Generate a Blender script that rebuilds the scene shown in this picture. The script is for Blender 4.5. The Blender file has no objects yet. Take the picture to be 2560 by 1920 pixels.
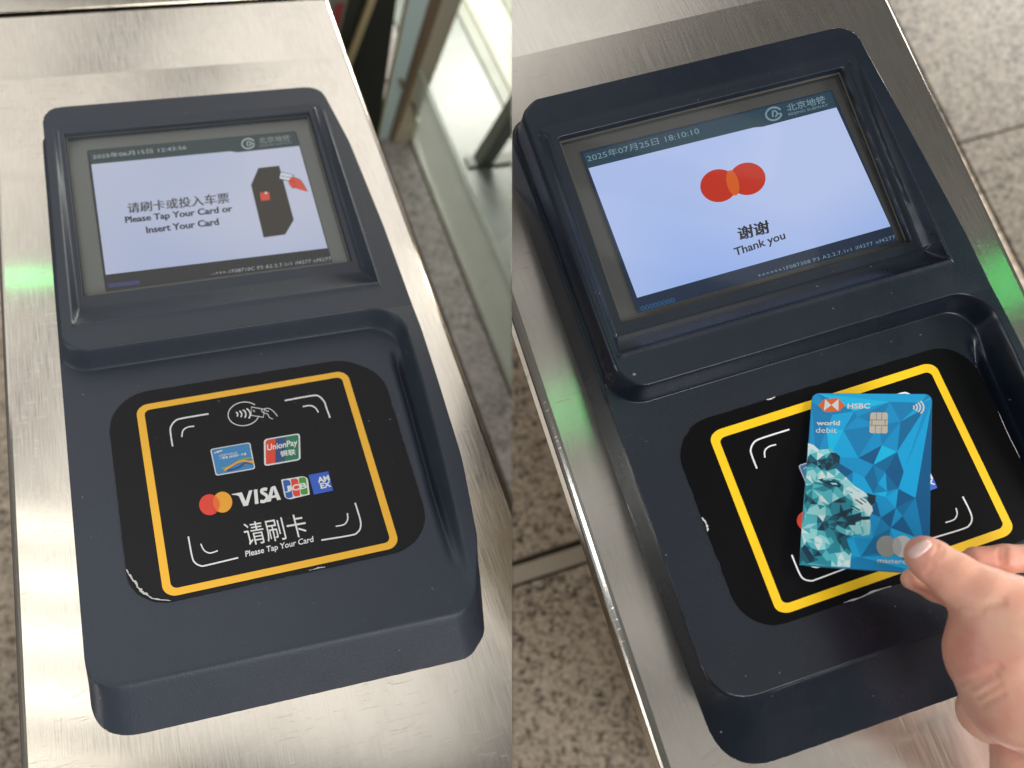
import bpy, bmesh, math, random
import numpy as np
from mathutils import Vector, Matrix
from mathutils.geometry import tessellate_polygon, delaunay_2d_cdt
random.seed(7)
U = 0.124                        # one design unit (width of the yellow frame) in metres
# ------------------------------------------------------------------ camera, world, lamps
POSES = {'L': {'R': [[0.942002, -0.308574, 0.131964], [-0.165032, -0.768293, -0.618458], [0.292227, 0.56081, -0.774658]], 't': [-0.142365, 0.066143, 0.602212]}, 'R': {'R': [[0.945539, -0.313719, 0.086809], [-0.273301, -0.909996, -0.311793], [0.176811, 0.271087, -0.946176]], 't': [0.162696, 0.054528, 0.515471]}}                  # the two gate cabinets' own frames
sc = bpy.context.scene
nL = Vector((POSES['L']['R'][0][2], POSES['L']['R'][1][2], POSES['L']['R'][2][2]))
nR = Vector((POSES['R']['R'][0][2], POSES['R']['R'][1][2], POSES['R']['R'][2][2]))
up = (nL + nR).normalized()
xa = (Vector((1, 0, 0)) - up * up.x).normalized()
ya = up.cross(xa)
W3 = Matrix((xa, ya, up))        # camera-frame -> world rotation (rows are world axes)
CAM = Vector((0, 0, 1.55))
camd = bpy.data.cameras.new("camera"); cam = bpy.data.objects.new("camera", camd)
sc.collection.objects.link(cam); sc.camera = cam
camd.sensor_width = 36; camd.lens = 36 * 2600 / 2560; camd.clip_end = 100; camd.clip_start = 0.01
m = (W3 @ Matrix(((1, 0, 0), (0, -1, 0), (0, 0, -1)))).to_4x4(); m.translation = CAM
cam.matrix_world = m
camd.dof.use_dof = True; camd.dof.focus_distance = 0.53; camd.dof.aperture_fstop = 9
sc.view_settings.view_transform = 'Standard'; sc.view_settings.look = 'None'
sc.view_settings.exposure = 0.35; sc.view_settings.gamma = 1
w = bpy.data.worlds.new("World"); sc.world = w; w.use_nodes = True
w.node_tree.nodes['Background'].inputs[0].default_value = (1.0, 0.97, 0.92, 1)
w.node_tree.nodes['Background'].inputs[1].default_value = 0.13
def group_matrix(k):
    p = POSES[k]
    r = W3 @ Matrix(p['R']); t = W3 @ Vector(p['t']) + CAM
    M = r.to_4x4(); M.translation = t
    return M
G = {k: group_matrix(k) for k in 'LR'}
def lamp(name, k, pos, target, sx, sy, power, col=(1, 1, 1)):
    """A rectangular area lamp; pos and target in metres in a cabinet's frame."""
    d = bpy.data.lights.new(name, 'AREA'); d.shape = 'RECTANGLE'; d.size = sx; d.size_y = sy
    d.energy = power; d.color = col
    o = bpy.data.objects.new(name, d); sc.collection.objects.link(o)
    a = G[k] @ Vector(pos); b = G[k] @ Vector(target)
    o.location = a; o.rotation_euler = (b - a).to_track_quat('-Z', 'Y').to_euler()
    return o
lamp('ceiling_panel', 'L', (.52, 2.2, 2.05), (.52, 2.2, 0), 1.3, 3.4, 12, (1, .98, .95))      # even light the steel mirrors
lamp('ceiling_panel', 'L', (-.90, 2.85, 2.05), (-.90, 2.85, 0), 1.4, 2.0, 6.0, (1, .97, .93))
lamp('ceiling_panel', 'L', (-.65, 1.1, 2.05), (-.65, 1.1, 0), .75, 1.0, .8, (1, .98, .93))
for i in range(5):                                                        # low unseen strips, added to put rippled bands on the left steel
    lamp('band_strip_light', 'L', (-.29, .20 + i * .085, .80), (-.29, .20 + i * .085, 0), .22, .030, .042, (1, .95, .82))
lamp('side_light', 'L', (1.9, -.6, .95), (0, 0, 0), .6, .9, 36, (1, .98, .95))  # key added on the right to brighten the prints
lamp('front_light', 'L', (.5, -1.8, 1.2), (0, -.1, 0), .8, .8, 20, (1, .99, .97))  # added behind the camera to brighten the prints and front wall
lamp('floor_fill_light', 'L', (1.5, 2.9, .3), (.9, 1.7, -1.0), 1.0, .8, 66, (1, .99, .88))  # unseen lamp added to brighten the far floor as if sunlit
lamp('floor_fill_light', 'L', (1.9, 1.3, .1), (.65, 1.05, -1.0), .8, .8, 13, (1, 1, .97))  # second added lamp, lifts the nearer floor beside the barrier
for i in range(5):
    lamp('band_strip_light', 'R', (.55, -.42 + i * .30, 1.9), (.55, -.42 + i * .30, 0), 1.0, .15, .30, (1, .98, .95))  # overhead strips added for ripples in the right steel's reflection
lamp('left_strip_light', 'R', (-1.3, .2, .7), (0, 0, 0), .10, 1.4, 4, (.92, .97, 1))  # added strip, placed to draw a highlight along the shell's left edge
lamp('green_indicator_light', 'L', (-.17, .506, .30), (-.12, .2, 0), .05, .012, .0065, (.03, 1, .18))
lamp('green_indicator_light', 'R', (-.02, .19, .45), (-.10, .08, 0), .07, .03, .011, (.03, 1, .18))
lamp('green_indicator_light', 'R', (.49, .19, .45), (.14, .08, 0), .06, .022, .024, (.03, 1, .18))

# ------------------------------------------------------------------ materials
def mat(name, col, rough=.5, metal=0., spec=.5, **kw):
    m = bpy.data.materials.new(name); m.use_nodes = True
    b = m.node_tree.nodes['Principled BSDF']
    b.inputs['Base Color'].default_value = (*col, 1); b.inputs['Roughness'].default_value = rough
    b.inputs['Metallic'].default_value = metal; b.inputs['Specular IOR Level'].default_value = spec
    for k, v in kw.items(): b.inputs[k.replace('_', ' ')].default_value = v
    return m
def nodes(m): return m.node_tree.nodes, m.node_tree.links, m.node_tree.nodes['Principled BSDF']
def noise(m, scale, detail=4, rough=.6, stretch=(1, 1, 1), dist=0.):
    N, Lk, b = nodes(m)
    tc = N.new('ShaderNodeTexCoord'); mp = N.new('ShaderNodeMapping'); nz = N.new('ShaderNodeTexNoise')
    mp.inputs['Scale'].default_value = stretch
    Lk.new(tc.outputs['Object'], mp.inputs[0]); Lk.new(mp.outputs[0], nz.inputs['Vector'])
    nz.inputs['Scale'].default_value = scale; nz.inputs['Detail'].default_value = detail
    nz.inputs['Roughness'].default_value = rough; nz.inputs['Distortion'].default_value = dist
    return nz.outputs['Fac']
def ramp(m, fac, stops):
    N, Lk, b = nodes(m); r = N.new('ShaderNodeValToRGB'); Lk.new(fac, r.inputs[0])
    e = r.color_ramp.elements
    while len(e) < len(stops): e.new(.5)
    for i, (p, c) in enumerate(stops): e[i].position = p; e[i].color = (*c, 1) if len(c) == 3 else c
    return r.outputs[0]
def maprange(m, fac, a, b_, c, d):
    N, Lk, b = nodes(m); r = N.new('ShaderNodeMapRange'); Lk.new(fac, r.inputs[0])
    for i, v in enumerate((a, b_, c, d)): r.inputs[i + 1].default_value = v
    return r.outputs[0]
def bump(m, fac, strength, dist=.001, prev=None):
    N, Lk, b = nodes(m); n = N.new('ShaderNodeBump')
    n.inputs['Strength'].default_value = strength; n.inputs['Distance'].default_value = dist
    Lk.new(fac, n.inputs['Height'])
    if prev: Lk.new(prev, n.inputs['Normal'])
    Lk.new(n.outputs[0], b.inputs['Normal']); return n.outputs[0]
def link(m, out, inp):
    N, Lk, b = nodes(m); Lk.new(out, b.inputs[inp])

def steel(name, col, rough, scr=.3):
    m = mat(name, col, rough, 1.0)
    br = noise(m, 60, 5, .7, (24, .6, 1))            # brush lines run along the cabinet
    big = noise(m, 5, 2, .5, (1, 1, 1))
    link(m, maprange(m, br, .3, .7, rough - .03, rough + .05), 'Roughness')
    c = ramp(m, big, [(.3, tuple(x * .97 for x in col)), (.7, tuple(min(1, x * 1.05) for x in col))])
    N, Lk, _ = nodes(m)
    st_ = ramp(m, br, [(.30, (.86, .86, .86)), (.5, (.97, .97, .97)), (.72, (1.07, 1.07, 1.07))])
    mm = N.new('ShaderNodeMix'); mm.data_type = 'RGBA'; mm.blend_type = 'MULTIPLY'; mm.inputs[0].default_value = 1
    Lk.new(c, mm.inputs[6]); Lk.new(st_, mm.inputs[7])
    smu = ramp(m, noise(m, 22, 5, .65, (1, .6, 1), .8), [(.35, (.93, .93, .92)), (.55, (1, 1, 1))])      # hand smudges
    m3 = N.new('ShaderNodeMix'); m3.data_type = 'RGBA'; m3.blend_type = 'MULTIPLY'; m3.inputs[0].default_value = 1
    Lk.new(mm.outputs[2], m3.inputs[6]); Lk.new(smu, m3.inputs[7]); link(m, m3.outputs[2], 'Base Color')
    p = bump(m, br, .05, .0002)
    sc1 = noise(m, 40, 8, .75, (1, 9, 1), 1.5)
    sc1 = ramp(m, sc1, [(.60, (0, 0, 0)), (.66, (1, 1, 1))])
    bump(m, sc1, scr, .0001, p)
    b = m.node_tree.nodes['Principled BSDF']; b.inputs['Anisotropic'].default_value = .88
    vt = m.node_tree.nodes.new('ShaderNodeVectorTransform'); vt.vector_type = 'VECTOR'; vt.convert_from = 'OBJECT'; vt.convert_to = 'WORLD'
    vt.inputs[0].default_value = (1, 0, 0); m.node_tree.links.new(vt.outputs[0], b.inputs['Tangent'])
    return m
M = {}
M['steel_L'] = steel('brushed_steel', (.74, .69, .62), .15, .12)
M['steel_R'] = steel('worn_brushed_steel', (.60, .565, .515), .19, .08)
def plastic(name, col, rough, b=.25):
    m = mat(name, col, rough)
    n1 = noise(m, 1000, 2, .5); p = bump(m, n1, min(1, b * 1.5), .0004)
    d = noise(m, 14, 6, .7)
    link(m, maprange(m, d, .3, .75, rough - .05, rough + .12), 'Roughness')
    c = ramp(m, d, [(.3, tuple(x * .9 for x in col)), (.8, tuple(x * 1.15 for x in col))])
    sp = ramp(m, noise(m, 330, 2, .5), [(.765, (0, 0, 0)), (.79, (1, 1, 1))])           # dust specks and fibres
    hair = ramp(m, noise(m, 55, 3, .5, (1, 1, 1), 2.5), [(.4985, (0, 0, 0)), (.5, (1, 1, 1)), (.5015, (0, 0, 0))])
    pick = ramp(m, noise(m, 26, 2, .5), [(.64, (0, 0, 0)), (.70, (.35, .35, .35))])
    N, Lk, _ = nodes(m)
    mu = N.new('ShaderNodeMath'); mu.operation = 'MULTIPLY'; Lk.new(hair, mu.inputs[0]); Lk.new(pick, mu.inputs[1])
    mx = N.new('ShaderNodeMath'); mx.operation = 'MAXIMUM'; Lk.new(sp, mx.inputs[0]); Lk.new(mu.outputs[0], mx.inputs[1])
    sc_ = N.new('ShaderNodeMath'); sc_.operation = 'MULTIPLY'; sc_.inputs[1].default_value = .6; Lk.new(mx.outputs[0], sc_.inputs[0])
    mix = N.new('ShaderNodeMix'); mix.data_type = 'RGBA'; Lk.new(sc_.outputs[0], mix.inputs[0]); Lk.new(c, mix.inputs[6]); mix.inputs[7].default_value = (.32, .32, .32, 1)
    link(m, mix.outputs[2], 'Base Color')
    return m
M['shell_L'] = plastic('slate_plastic', (.033, .041, .060), .45)
M['shell_R'] = plastic('dark_navy_plastic', (.0060, .0105, .020), .27, .05)
M['black_film'] = plastic('black_film', (.013, .013, .016), .5, .12)
M['black_film'].node_tree.nodes['Principled BSDF'].inputs['Specular IOR Level'].default_value = .22
M['black_film_gloss'] = mat('glossy_black_film', (.002, .002, .003), .35, 0, .12)
M['yellow'] = mat('yellow_print', (.98, .52, .035), .45)
M['yellow_R'] = mat('bright_yellow_print', (.95, .58, .0), .38)
M['white'] = mat('white_print', (.82, .82, .82), .45)
M['grey_print'] = mat('grey_print', (.34, .35, .34), .4)
M['pale_grey_print'] = mat('pale_grey_print', (.62, .62, .62), .4)
M['red'] = mat('red_print', (.80, .06, .03), .45)
M['orange'] = mat('orange_print', (.90, .40, .03), .45)
M['redorange'] = mat('orange_red_print', (.88, .16, .03), .45)
M['blue'] = mat('blue_print', (.05, .25, .55), .45)
M['navy'] = mat('navy_print', (.03, .07, .22), .45)
M['green'] = mat('green_print', (.01, .20, .10), .45)
M['leaf'] = mat('leaf_green_print', (.25, .45, .04), .45)
M['jgreen'] = mat('bright_green_print', (.06, .33, .03), .45)
M['jblue'] = mat('deep_blue_print', (.02, .12, .45), .45)
M['amex'] = mat('royal_blue_print', (.03, .12, .62), .45)
M['chip'] = mat('silver_chip', (.66, .60, .52), .35, .3)
M['chipline'] = mat('chip_groove', (.18, .15, .12), .5)
M['flake'] = mat('peeled_adhesive', (.55, .54, .52), .5)
M['panel_L'] = mat('grey_bezel_print', (.15, .155, .155), .5)
M['panel_R'] = mat('dark_bezel_print', (.030, .031, .032), .5)
def glow(name, col, s=1.0):
    m = mat(name, (0, 0, 0), .5); b = m.node_tree.nodes['Principled BSDF']
    b.inputs['Emission Color'].default_value = (*col, 1); b.inputs['Emission Strength'].default_value = s * .78
    b.inputs['Specular IOR Level'].default_value = 0
    return m
def glow_noise(name, c0, c1, sc_, s=1.):
    m = glow(name, c0, s); f = noise(m, sc_, 1, .4)
    link(m, ramp(m, f, [(.35, c0), (.65, c1)]), 'Emission Color'); return m
M['lcd_white_L'] = glow_noise('lcd_pale_lavender', (.36, .42, .66), (.50, .53, .68), 7)
M['lcd_white_R'] = glow_noise('lcd_pale_blue', (.24, .40, .84), (.48, .58, .88), 8)
M['lcd_bar_L'] = glow('lcd_slate_bar', (.022, .04, .045))
M['lcd_bar_R'] = glow('lcd_teal_bar', (.01, .045, .075))
M['lcd_dark_L'] = glow('lcd_black_bar', (.012, .012, .016))
M['lcd_dark_R'] = glow('lcd_navy_bar', (.004, .018, .05))
M['lcd_text_dark'] = glow('lcd_dark_text', (.012, .012, .02))
M['lcd_text_brown'] = glow('lcd_grey_brown_text', (.05, .045, .045))
M['lcd_text_pale'] = glow('lcd_pale_text', (.36, .40, .42))
M['lcd_text_dim'] = glow('lcd_dim_text', (.20, .23, .24))
M['lcd_text_teal'] = glow('lcd_teal_text', (.17, .27, .33))
M['lcd_text_blue'] = glow('lcd_blue_text', (.06, .06, .28))
M['lcd_text_blue_R'] = glow('lcd_faint_blue_text', (.01, .10, .25))
M['lcd_brown'] = glow('lcd_brown', (.028, .020, .016))
M['lcd_red'] = glow('lcd_red', (.62, .065, .03))
M['lcd_mred'] = glow('lcd_ball_red', (.52, .02, .004))
M['lcd_morange'] = glow('lcd_ball_orange', (.66, .10, .005))
M['lcd_card'] = glow('lcd_card_white', (.62, .66, .74))
def glass(name, tint, refl_rough=.03, haze=.03, hazecol=(.6, .6, .55), f=1.45):
    m = bpy.data.materials.new(name); m.use_nodes = True; N = m.node_tree.nodes; Lk = m.node_tree.links
    N.clear(); o = N.new('ShaderNodeOutputMaterial')
    tr = N.new('ShaderNodeBsdfTransparent'); tr.inputs[0].default_value = (*tint, 1)
    gl = N.new('ShaderNodeBsdfGlossy'); gl.inputs['Roughness'].default_value = refl_rough
    df = N.new('ShaderNodeBsdfDiffuse'); df.inputs[0].default_value = (*hazecol, 1)
    fr = N.new('ShaderNodeFresnel'); fr.inputs[0].default_value = f
    a = N.new('ShaderNodeMixShader'); b = N.new('ShaderNodeMixShader')
    a.inputs[0].default_value = haze
    tl = N.new('ShaderNodeBsdfTranslucent'); tl.inputs[0].default_value = (*hazecol, 1); ms = N.new('ShaderNodeMixShader')
    ms.inputs[0].default_value = .5 if haze > .2 else 0
    Lk.new(df.outputs[0], ms.inputs[1]); Lk.new(tl.outputs[0], ms.inputs[2])
    Lk.new(tr.outputs[0], a.inputs[1]); Lk.new(ms.outputs[0], a.inputs[2])
    ge = N.new('ShaderNodeNewGeometry'); iv = N.new('ShaderNodeMath'); iv.operation = 'SUBTRACT'; iv.inputs[0].default_value = 1
    mu = N.new('ShaderNodeMath'); mu.operation = 'MULTIPLY'      # only the outer face reflects
    Lk.new(ge.outputs['Backfacing'], iv.inputs[1]); Lk.new(fr.outputs[0], mu.inputs[0]); Lk.new(iv.outputs[0], mu.inputs[1])
    Lk.new(mu.outputs[0], b.inputs[0]); Lk.new(a.outputs[0], b.inputs[1]); Lk.new(gl.outputs[0], b.inputs[2])
    Lk.new(b.outputs[0], o.inputs[0]); return m
M['glass_L'] = glass('dusty_screen_glass', (.97, .98, .97), .05, .022)
M['glass_R'] = glass('clear_screen_glass', (.98, .98, .98), .05, .015)
M['barrier_glass'] = glass('greenish_barrier_glass', (.96, .99, .985), .15, .45, (.92, .97, .88), 1.08)
def granite(name, cols, scale, rough=.5):
    """mineral grains: voronoi cells tinted one by one, over a soft cloud"""
    m = mat(name, cols[1], rough); N, Lk, _ = nodes(m)
    tc = N.new('ShaderNodeTexCoord'); vo = N.new('ShaderNodeTexVoronoi'); vo.inputs['Scale'].default_value = scale * 1.9
    Lk.new(tc.outputs['Object'], vo.inputs['Vector']); sp = N.new('ShaderNodeSeparateColor'); Lk.new(vo.outputs['Color'], sp.inputs[0])
    a = noise(m, scale * .5, 6, .75); ad = N.new('ShaderNodeMath'); ad.operation = 'MULTIPLY_ADD'; ad.inputs[1].default_value = .34
    Lk.new(sp.outputs[0], ad.inputs[0]); Lk.new(a, ad.inputs[2])
    b2 = noise(m, 7, 3, .6); ad2 = N.new('ShaderNodeMath'); ad2.operation = 'MULTIPLY_ADD'; ad2.inputs[1].default_value = .22
    Lk.new(b2, ad2.inputs[0]); Lk.new(ad.outputs[0], ad2.inputs[2])
    link(m, ramp(m, ad2.outputs[0], [(.56, cols[0]), (.74, cols[1]), (.98, cols[2])]), 'Base Color'); return m
M['granite_R'] = granite('speckled_granite', ((.05, .038, .026), (.40, .32, .245), (.62, .52, .41)), 120)
M['granite_Rp'] = granite('pale_speckled_granite', ((.055, .045, .034), (.165, .138, .108), (.25, .215, .17)), 110)
M['granite_L'] = granite('grey_violet_granite', ((.24, .21, .185), (.44, .40, .375), (.60, .56, .54)), 90)
M['floor_blue'] = granite('polished_pale_floor', ((.22, .26, .235), (.27, .315, .285), (.32, .355, .32)), 6, .3)
M['floor_sunlit'] = granite('sunlit_cream_floor', ((.80, .80, .60), (.86, .86, .67), (.9, .9, .74)), 4, .4)  # sunlit patch of floor, its brightness painted as near-white cream
M['floor_sage'] = granite('sage_floor_strip', ((.42, .46, .36), (.48, .52, .42), (.52, .56, .46)), 8, .4)
M['shaded_floor'] = granite('shaded_brown_floor', ((.03, .027, .022), (.08, .07, .06), (.13, .12, .10)), 120)  # shade beside the cabinet, painted as a dark brown strip
M['joint'] = mat('grey_joint', (.10, .092, .08), .8)
M['strip_metal'] = mat('pale_floor_strip', (.62, .55, .45), .35, .4)
M['post_brown'] = mat('bronze_post_edge', (.27, .19, .12), .35, .3)
M['post_face'] = mat('champagne_metal', (.66, .60, .46), .4, .3)
M['dark_panel'] = mat('dark_green_grey_panel', (.022, .024, .018), .6)
M['mid_panel'] = mat('grey_green_panel', (.14, .145, .115), .6)
M['brass'] = mat('brass_trim', (.70, .58, .34), .35, .7)
M['red_mark'] = mat('dull_red_mark', (.22, .03, .03), .6)
M['grey_post'] = mat('grey_post_metal', (.20, .22, .20), .5, .3)
M['rail'] = mat('pale_metal_rail', (.62, .60, .54), .4, .4)
M['rubber'] = mat('black_rubber', (.01, .01, .01), .7)

# ------------------------------------------------------------------ object helpers
C = sc.collection
def thing(name, k, label, cat, base=(0, 0, 0), group=None):
    o = bpy.data.objects.new(name, None); C.objects.link(o); o.empty_display_size = .02
    Mx = G[k] @ Matrix.Translation(Vector(base) * U)
    o.matrix_world = Mx; o['label'] = label; o['category'] = cat
    if group: o['group'] = group
    o['_b'] = list(base)
    return o
def finish(name, me, m, parent, k=None, smooth=False, label=None, kind=None, off=(0, 0, 0)):
    """me holds metres in the cabinet's frame; parent's base offset is taken off."""
    o = bpy.data.objects.new(name, me); C.objects.link(o)
    ms = m if isinstance(m, (list, tuple)) else [m]
    for x in ms: me.materials.append(x)
    if smooth: me.polygons.foreach_set('use_smooth', [True] * len(me.polygons))
    if parent is not None:
        top = parent if parent.parent is None else parent.parent
        o.parent = parent
        if parent.parent is None and '_b' in parent:
            b = Vector(list(parent['_b'])) * U
            if b.length: me.transform(Matrix.Translation(-b))
    elif k: o.matrix_world = G[k]
    if label: o['label'] = label
    if kind: o['kind'] = kind
    return o
def clip(bm, k):
    """Each half of the place ends at the wall-less boundary plane between the two gates."""
    inv = G[k].inverted()
    co = inv @ CAM
    no = (inv.to_3x3() @ (W3 @ Vector((1, 0, 0)))).normalized()
    g = bm.verts[:] + bm.edges[:] + bm.faces[:]
    bmesh.ops.bisect_plane(bm, geom=g, dist=1e-6, plane_co=co, plane_no=no if k == 'L' else -no, clear_outer=True)
    ed = [e for e in bm.edges if e.is_boundary]
    if ed: bmesh.ops.holes_fill(bm, edges=ed, sides=0)
def mesh_from(bm, name, k=None, cut=False):
    if cut: clip(bm, k)
    bmesh.ops.recalc_face_normals(bm, faces=bm.faces[:])
    me = bpy.data.meshes.new(name); bm.to_mesh(me); bm.free(); return me
def prism(quad, z0, z1, bev=0, seg=3, side=False):
    """Vertical prism over a polygon (units); z1 may be a function of (x, y)."""
    bm = bmesh.new(); n = len(quad)
    f0 = (lambda x, y: z0) if not callable(z0) else z0
    f1 = (lambda x, y: z1) if not callable(z1) else z1
    a = [bm.verts.new((x * U, y * U, f0(x, y) * U)) for x, y in quad]
    b = [bm.verts.new((x * U, y * U, f1(x, y) * U)) for x, y in quad]
    bm.faces.new(a[::-1]); bm.faces.new(b)
    for i in range(n): bm.faces.new((a[i], a[(i + 1) % n], b[(i + 1) % n], b[i]))
    if bev and side:
        ed = [e for e in bm.edges if all(v in b for v in e.verts) and abs((e.verts[0].co - e.verts[1].co).normalized().y) > .9]
        bmesh.ops.bevel(bm, geom=ed, offset=bev * U, segments=seg, affect='EDGES', profile=.5)
    elif bev:
        ed = [e for e in bm.edges if all(v in b for v in e.verts)] + [e for e in bm.edges if (e.verts[0] in a) != (e.verts[1] in a)]
        bmesh.ops.bevel(bm, geom=ed, offset=bev * U, segments=seg, affect='EDGES', profile=.5)
    return bm
def box(x0, x1, y0, y1, z0, z1, bev=0): return prism([(x0, y0), (x1, y0), (x1, y1), (x0, y1)], z0, z1, bev)
def shear_box(b0, b1, t0, t1, y0, y1, z0, z1, bev=0):
    """Upright slab in the x-z plane whose foot spans b0..b1 and top spans t0..t1."""
    bm = bmesh.new()
    P = [(b0, z0), (b1, z0), (t1, z1), (t0, z1)]
    a = [bm.verts.new((x * U, y0 * U, z * U)) for x, z in P]; b = [bm.verts.new((x * U, y1 * U, z * U)) for x, z in P]
    bm.faces.new(a); bm.faces.new(b[::-1])
    for i in range(4): bm.faces.new((a[i], b[i], b[(i + 1) % 4], a[(i + 1) % 4]))
    if bev: bmesh.ops.bevel(bm, geom=bm.edges[:], offset=bev * U, segments=2, affect='EDGES')
    return bm
def rbox_outline(x0, x1, y0, y1, r, n=8):
    if not isinstance(r, (list, tuple)): r = [r] * 4       # bl, br, tr, tl
    out = []
    for (cx, cy, a0), rr in zip(((x0, y0, 180), (x1, y0, 270), (x1, y1, 0), (x0, y1, 90)), r):
        sx = 1 if cx == x0 else -1; sy = 1 if cy == y0 else -1
        for i in range(n + 1):
            a = math.radians(a0 + 90 * i / n)
            out.append((cx + sx * rr + rr * math.cos(a), cy + sy * rr + rr * math.sin(a)))
    return out
def hom(src, dst):
    A = []; B = []
    for (x, y), (u, v) in zip(src, dst):
        A.append([x, y, 1, 0, 0, 0, -u * x, -u * y]); B.append(u)
        A.append([0, 0, 0, x, y, 1, -v * x, -v * y]); B.append(v)
    h = np.append(np.linalg.solve(np.array(A, float), np.array(B, float)), 1).reshape(3, 3)
    def f(p):
        q = h @ np.array([p[0], p[1], 1.0]); return (q[0] / q[2], q[1] / q[2])
    f.h = h
    return f
class Surf:
    """A flat printed face: artwork coordinates -> (x, y) units -> a point lifted above it."""
    def __init__(s, k, amap, zfun): s.k = k; s.amap = amap; s.z = zfun
    def pt(s, p, dz):
        x, y = s.amap(p); return s.z(x, y, dz)
def flat_mesh(name, polys, surf, dz, thick=.0006):
    """polys: list of (outline, [holes]) in artwork coordinates, built as thin raised ink."""
    vs = []; fs = []
    for item in polys:
        loops = item if isinstance(item[0][0], (list, tuple)) else [item]
        v3 = [[Vector((p[0], p[1], 0)) for p in lp] for lp in loops]
        tri = tessellate_polygon(v3); base = len(vs)
        flatp = [p for lp in loops for p in lp]
        for p in flatp: vs.append(surf.pt(p, dz))
        for t in tri: fs.append([base + i for i in t])
    me = bpy.data.meshes.new(name); me.from_pydata([tuple(c * U for c in v) for v in vs], [], fs); me.update()
    bm = bmesh.new(); bm.from_mesh(me)
    for f in bm.faces: f.normal_update()
    up_ = Vector(surf.pt((0, 0), 1)) - Vector(surf.pt((0, 0), 0))
    for f in bm.faces:
        if f.normal.dot(up_) < 0: f.normal_flip()
    bm.to_mesh(me); bm.free(); return me
def stroke(pts, w_, closed=False):
    P = [Vector(p) for p in pts]; n = len(P); Lf = []; Rt = []
    for i in range(n):
        a = P[i - 1] if (i > 0 or closed) else P[i]; b = P[(i + 1) % n] if (i < n - 1 or closed) else P[i]
        t = (b - a).normalized(); nn = Vector((-t.y, t.x)) * w_ / 2
        Lf.append(tuple(P[i] + nn)); Rt.append(tuple(P[i] - nn))
    q = []
    for i in range(n if closed else n - 1):
        j = (i + 1) % n; q.append([Lf[i], Lf[j], Rt[j], Rt[i]])
    return q
def spline(pts, n=6):
    out = []; P = [pts[0]] + list(pts) + [pts[-1]]
    for i in range(1, len(P) - 2):
        for j in range(n):
            t = j / n
            out.append(tuple(.5 * ((2 * P[i][c]) + (-P[i - 1][c] + P[i + 1][c]) * t + (2 * P[i - 1][c] - 5 * P[i][c] + 4 * P[i + 1][c] - P[i + 2][c]) * t * t + (-P[i - 1][c] + 3 * P[i][c] - 3 * P[i + 1][c] + P[i + 2][c]) * t ** 3) for c in (0, 1)))
    out.append(tuple(pts[-1])); return out
def ellipse(cx, cy, rx, ry, n=40, a0=0, a1=360, rot=0):
    c, s = math.cos(math.radians(rot)), math.sin(math.radians(rot)); out = []
    full = abs(a1 - a0) >= 360
    for i in range(n if full else n + 1):
        a = math.radians(a0 + (a1 - a0) * i / n); x, y = rx * math.cos(a), ry * math.sin(a)
        out.append((cx + x * c - y * s, cy + x * s + y * c))
    return out
def lerp2(q, u, v):
    """bilinear in a quad given tl, tr, br, bl"""
    t = [q[0][i] * (1 - u) + q[1][i] * u for i in (0, 1)]; b = [q[3][i] * (1 - u) + q[2][i] * u for i in (0, 1)]
    return (t[0] * (1 - v) + b[0] * v, t[1] * (1 - v) + b[1] * v)
def quad_round(q, r, n=5, sub=None):
    """rounded rectangle with corner radius r (fraction) inside quad q; sub = (u0,v0,u1,v1)"""
    u0, v0, u1, v1 = sub or (0, 0, 1, 1)
    return [lerp2(q, x, y) for x, y in rbox_outline(u0, u1, v0, v1, r, n)]
_tc = {}
def text_mesh(s, bold=0., space=1.):
    key = (s, bold, space)
    if key in _tc: return _tc[key]
    cu = bpy.data.curves.new('lettering', 'FONT'); cu.body = s; cu.size = 1; cu.offset = bold; cu.space_character = space
    cu.resolution_u = 3
    o = bpy.data.objects.new('lettering_source', cu); C.objects.link(o)
    dg = bpy.context.evaluated_depsgraph_get(); dg.update(); me = o.evaluated_get(dg).to_mesh()
    v = [tuple(x.co) for x in me.vertices]; f = [tuple(p.vertices) for p in me.polygons]
    o.evaluated_get(dg).to_mesh_clear(); bpy.data.objects.remove(o); bpy.data.curves.remove(cu)
    _tc[key] = (v, f); return _tc[key]
def text(name, s, surf, bl, br, tl, m, parent, dz, bold=0., space=1., label=None):
    """lettering whose ink box spans bl-br along its foot and reaches tl at its top left"""
    v, f = text_mesh(s, bold, space)
    xs = [p[0] for p in v]; ys = [p[1] for p in v]; x0, x1, y0, y1 = min(xs), max(xs), min(ys), max(ys)
    P = []
    for x, y, _ in v:
        a = (x - x0) / (x1 - x0); b = (y - y0) / (y1 - y0)
        p = (bl[0] + (br[0] - bl[0]) * a + (tl[0] - bl[0]) * b, bl[1] + (br[1] - bl[1]) * a + (tl[1] - bl[1]) * b)
        P.append(tuple(c * U for c in surf.pt(p, dz)))
    me = bpy.data.meshes.new(name); me.from_pydata(P, [], f); me.update()
    return finish(name, me, m, parent, label=label)
def ink(name, polys, surf, dz, m, parent, label=None):
    return finish(name, flat_mesh(name, polys, surf, dz), m, parent, label=label)

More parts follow.
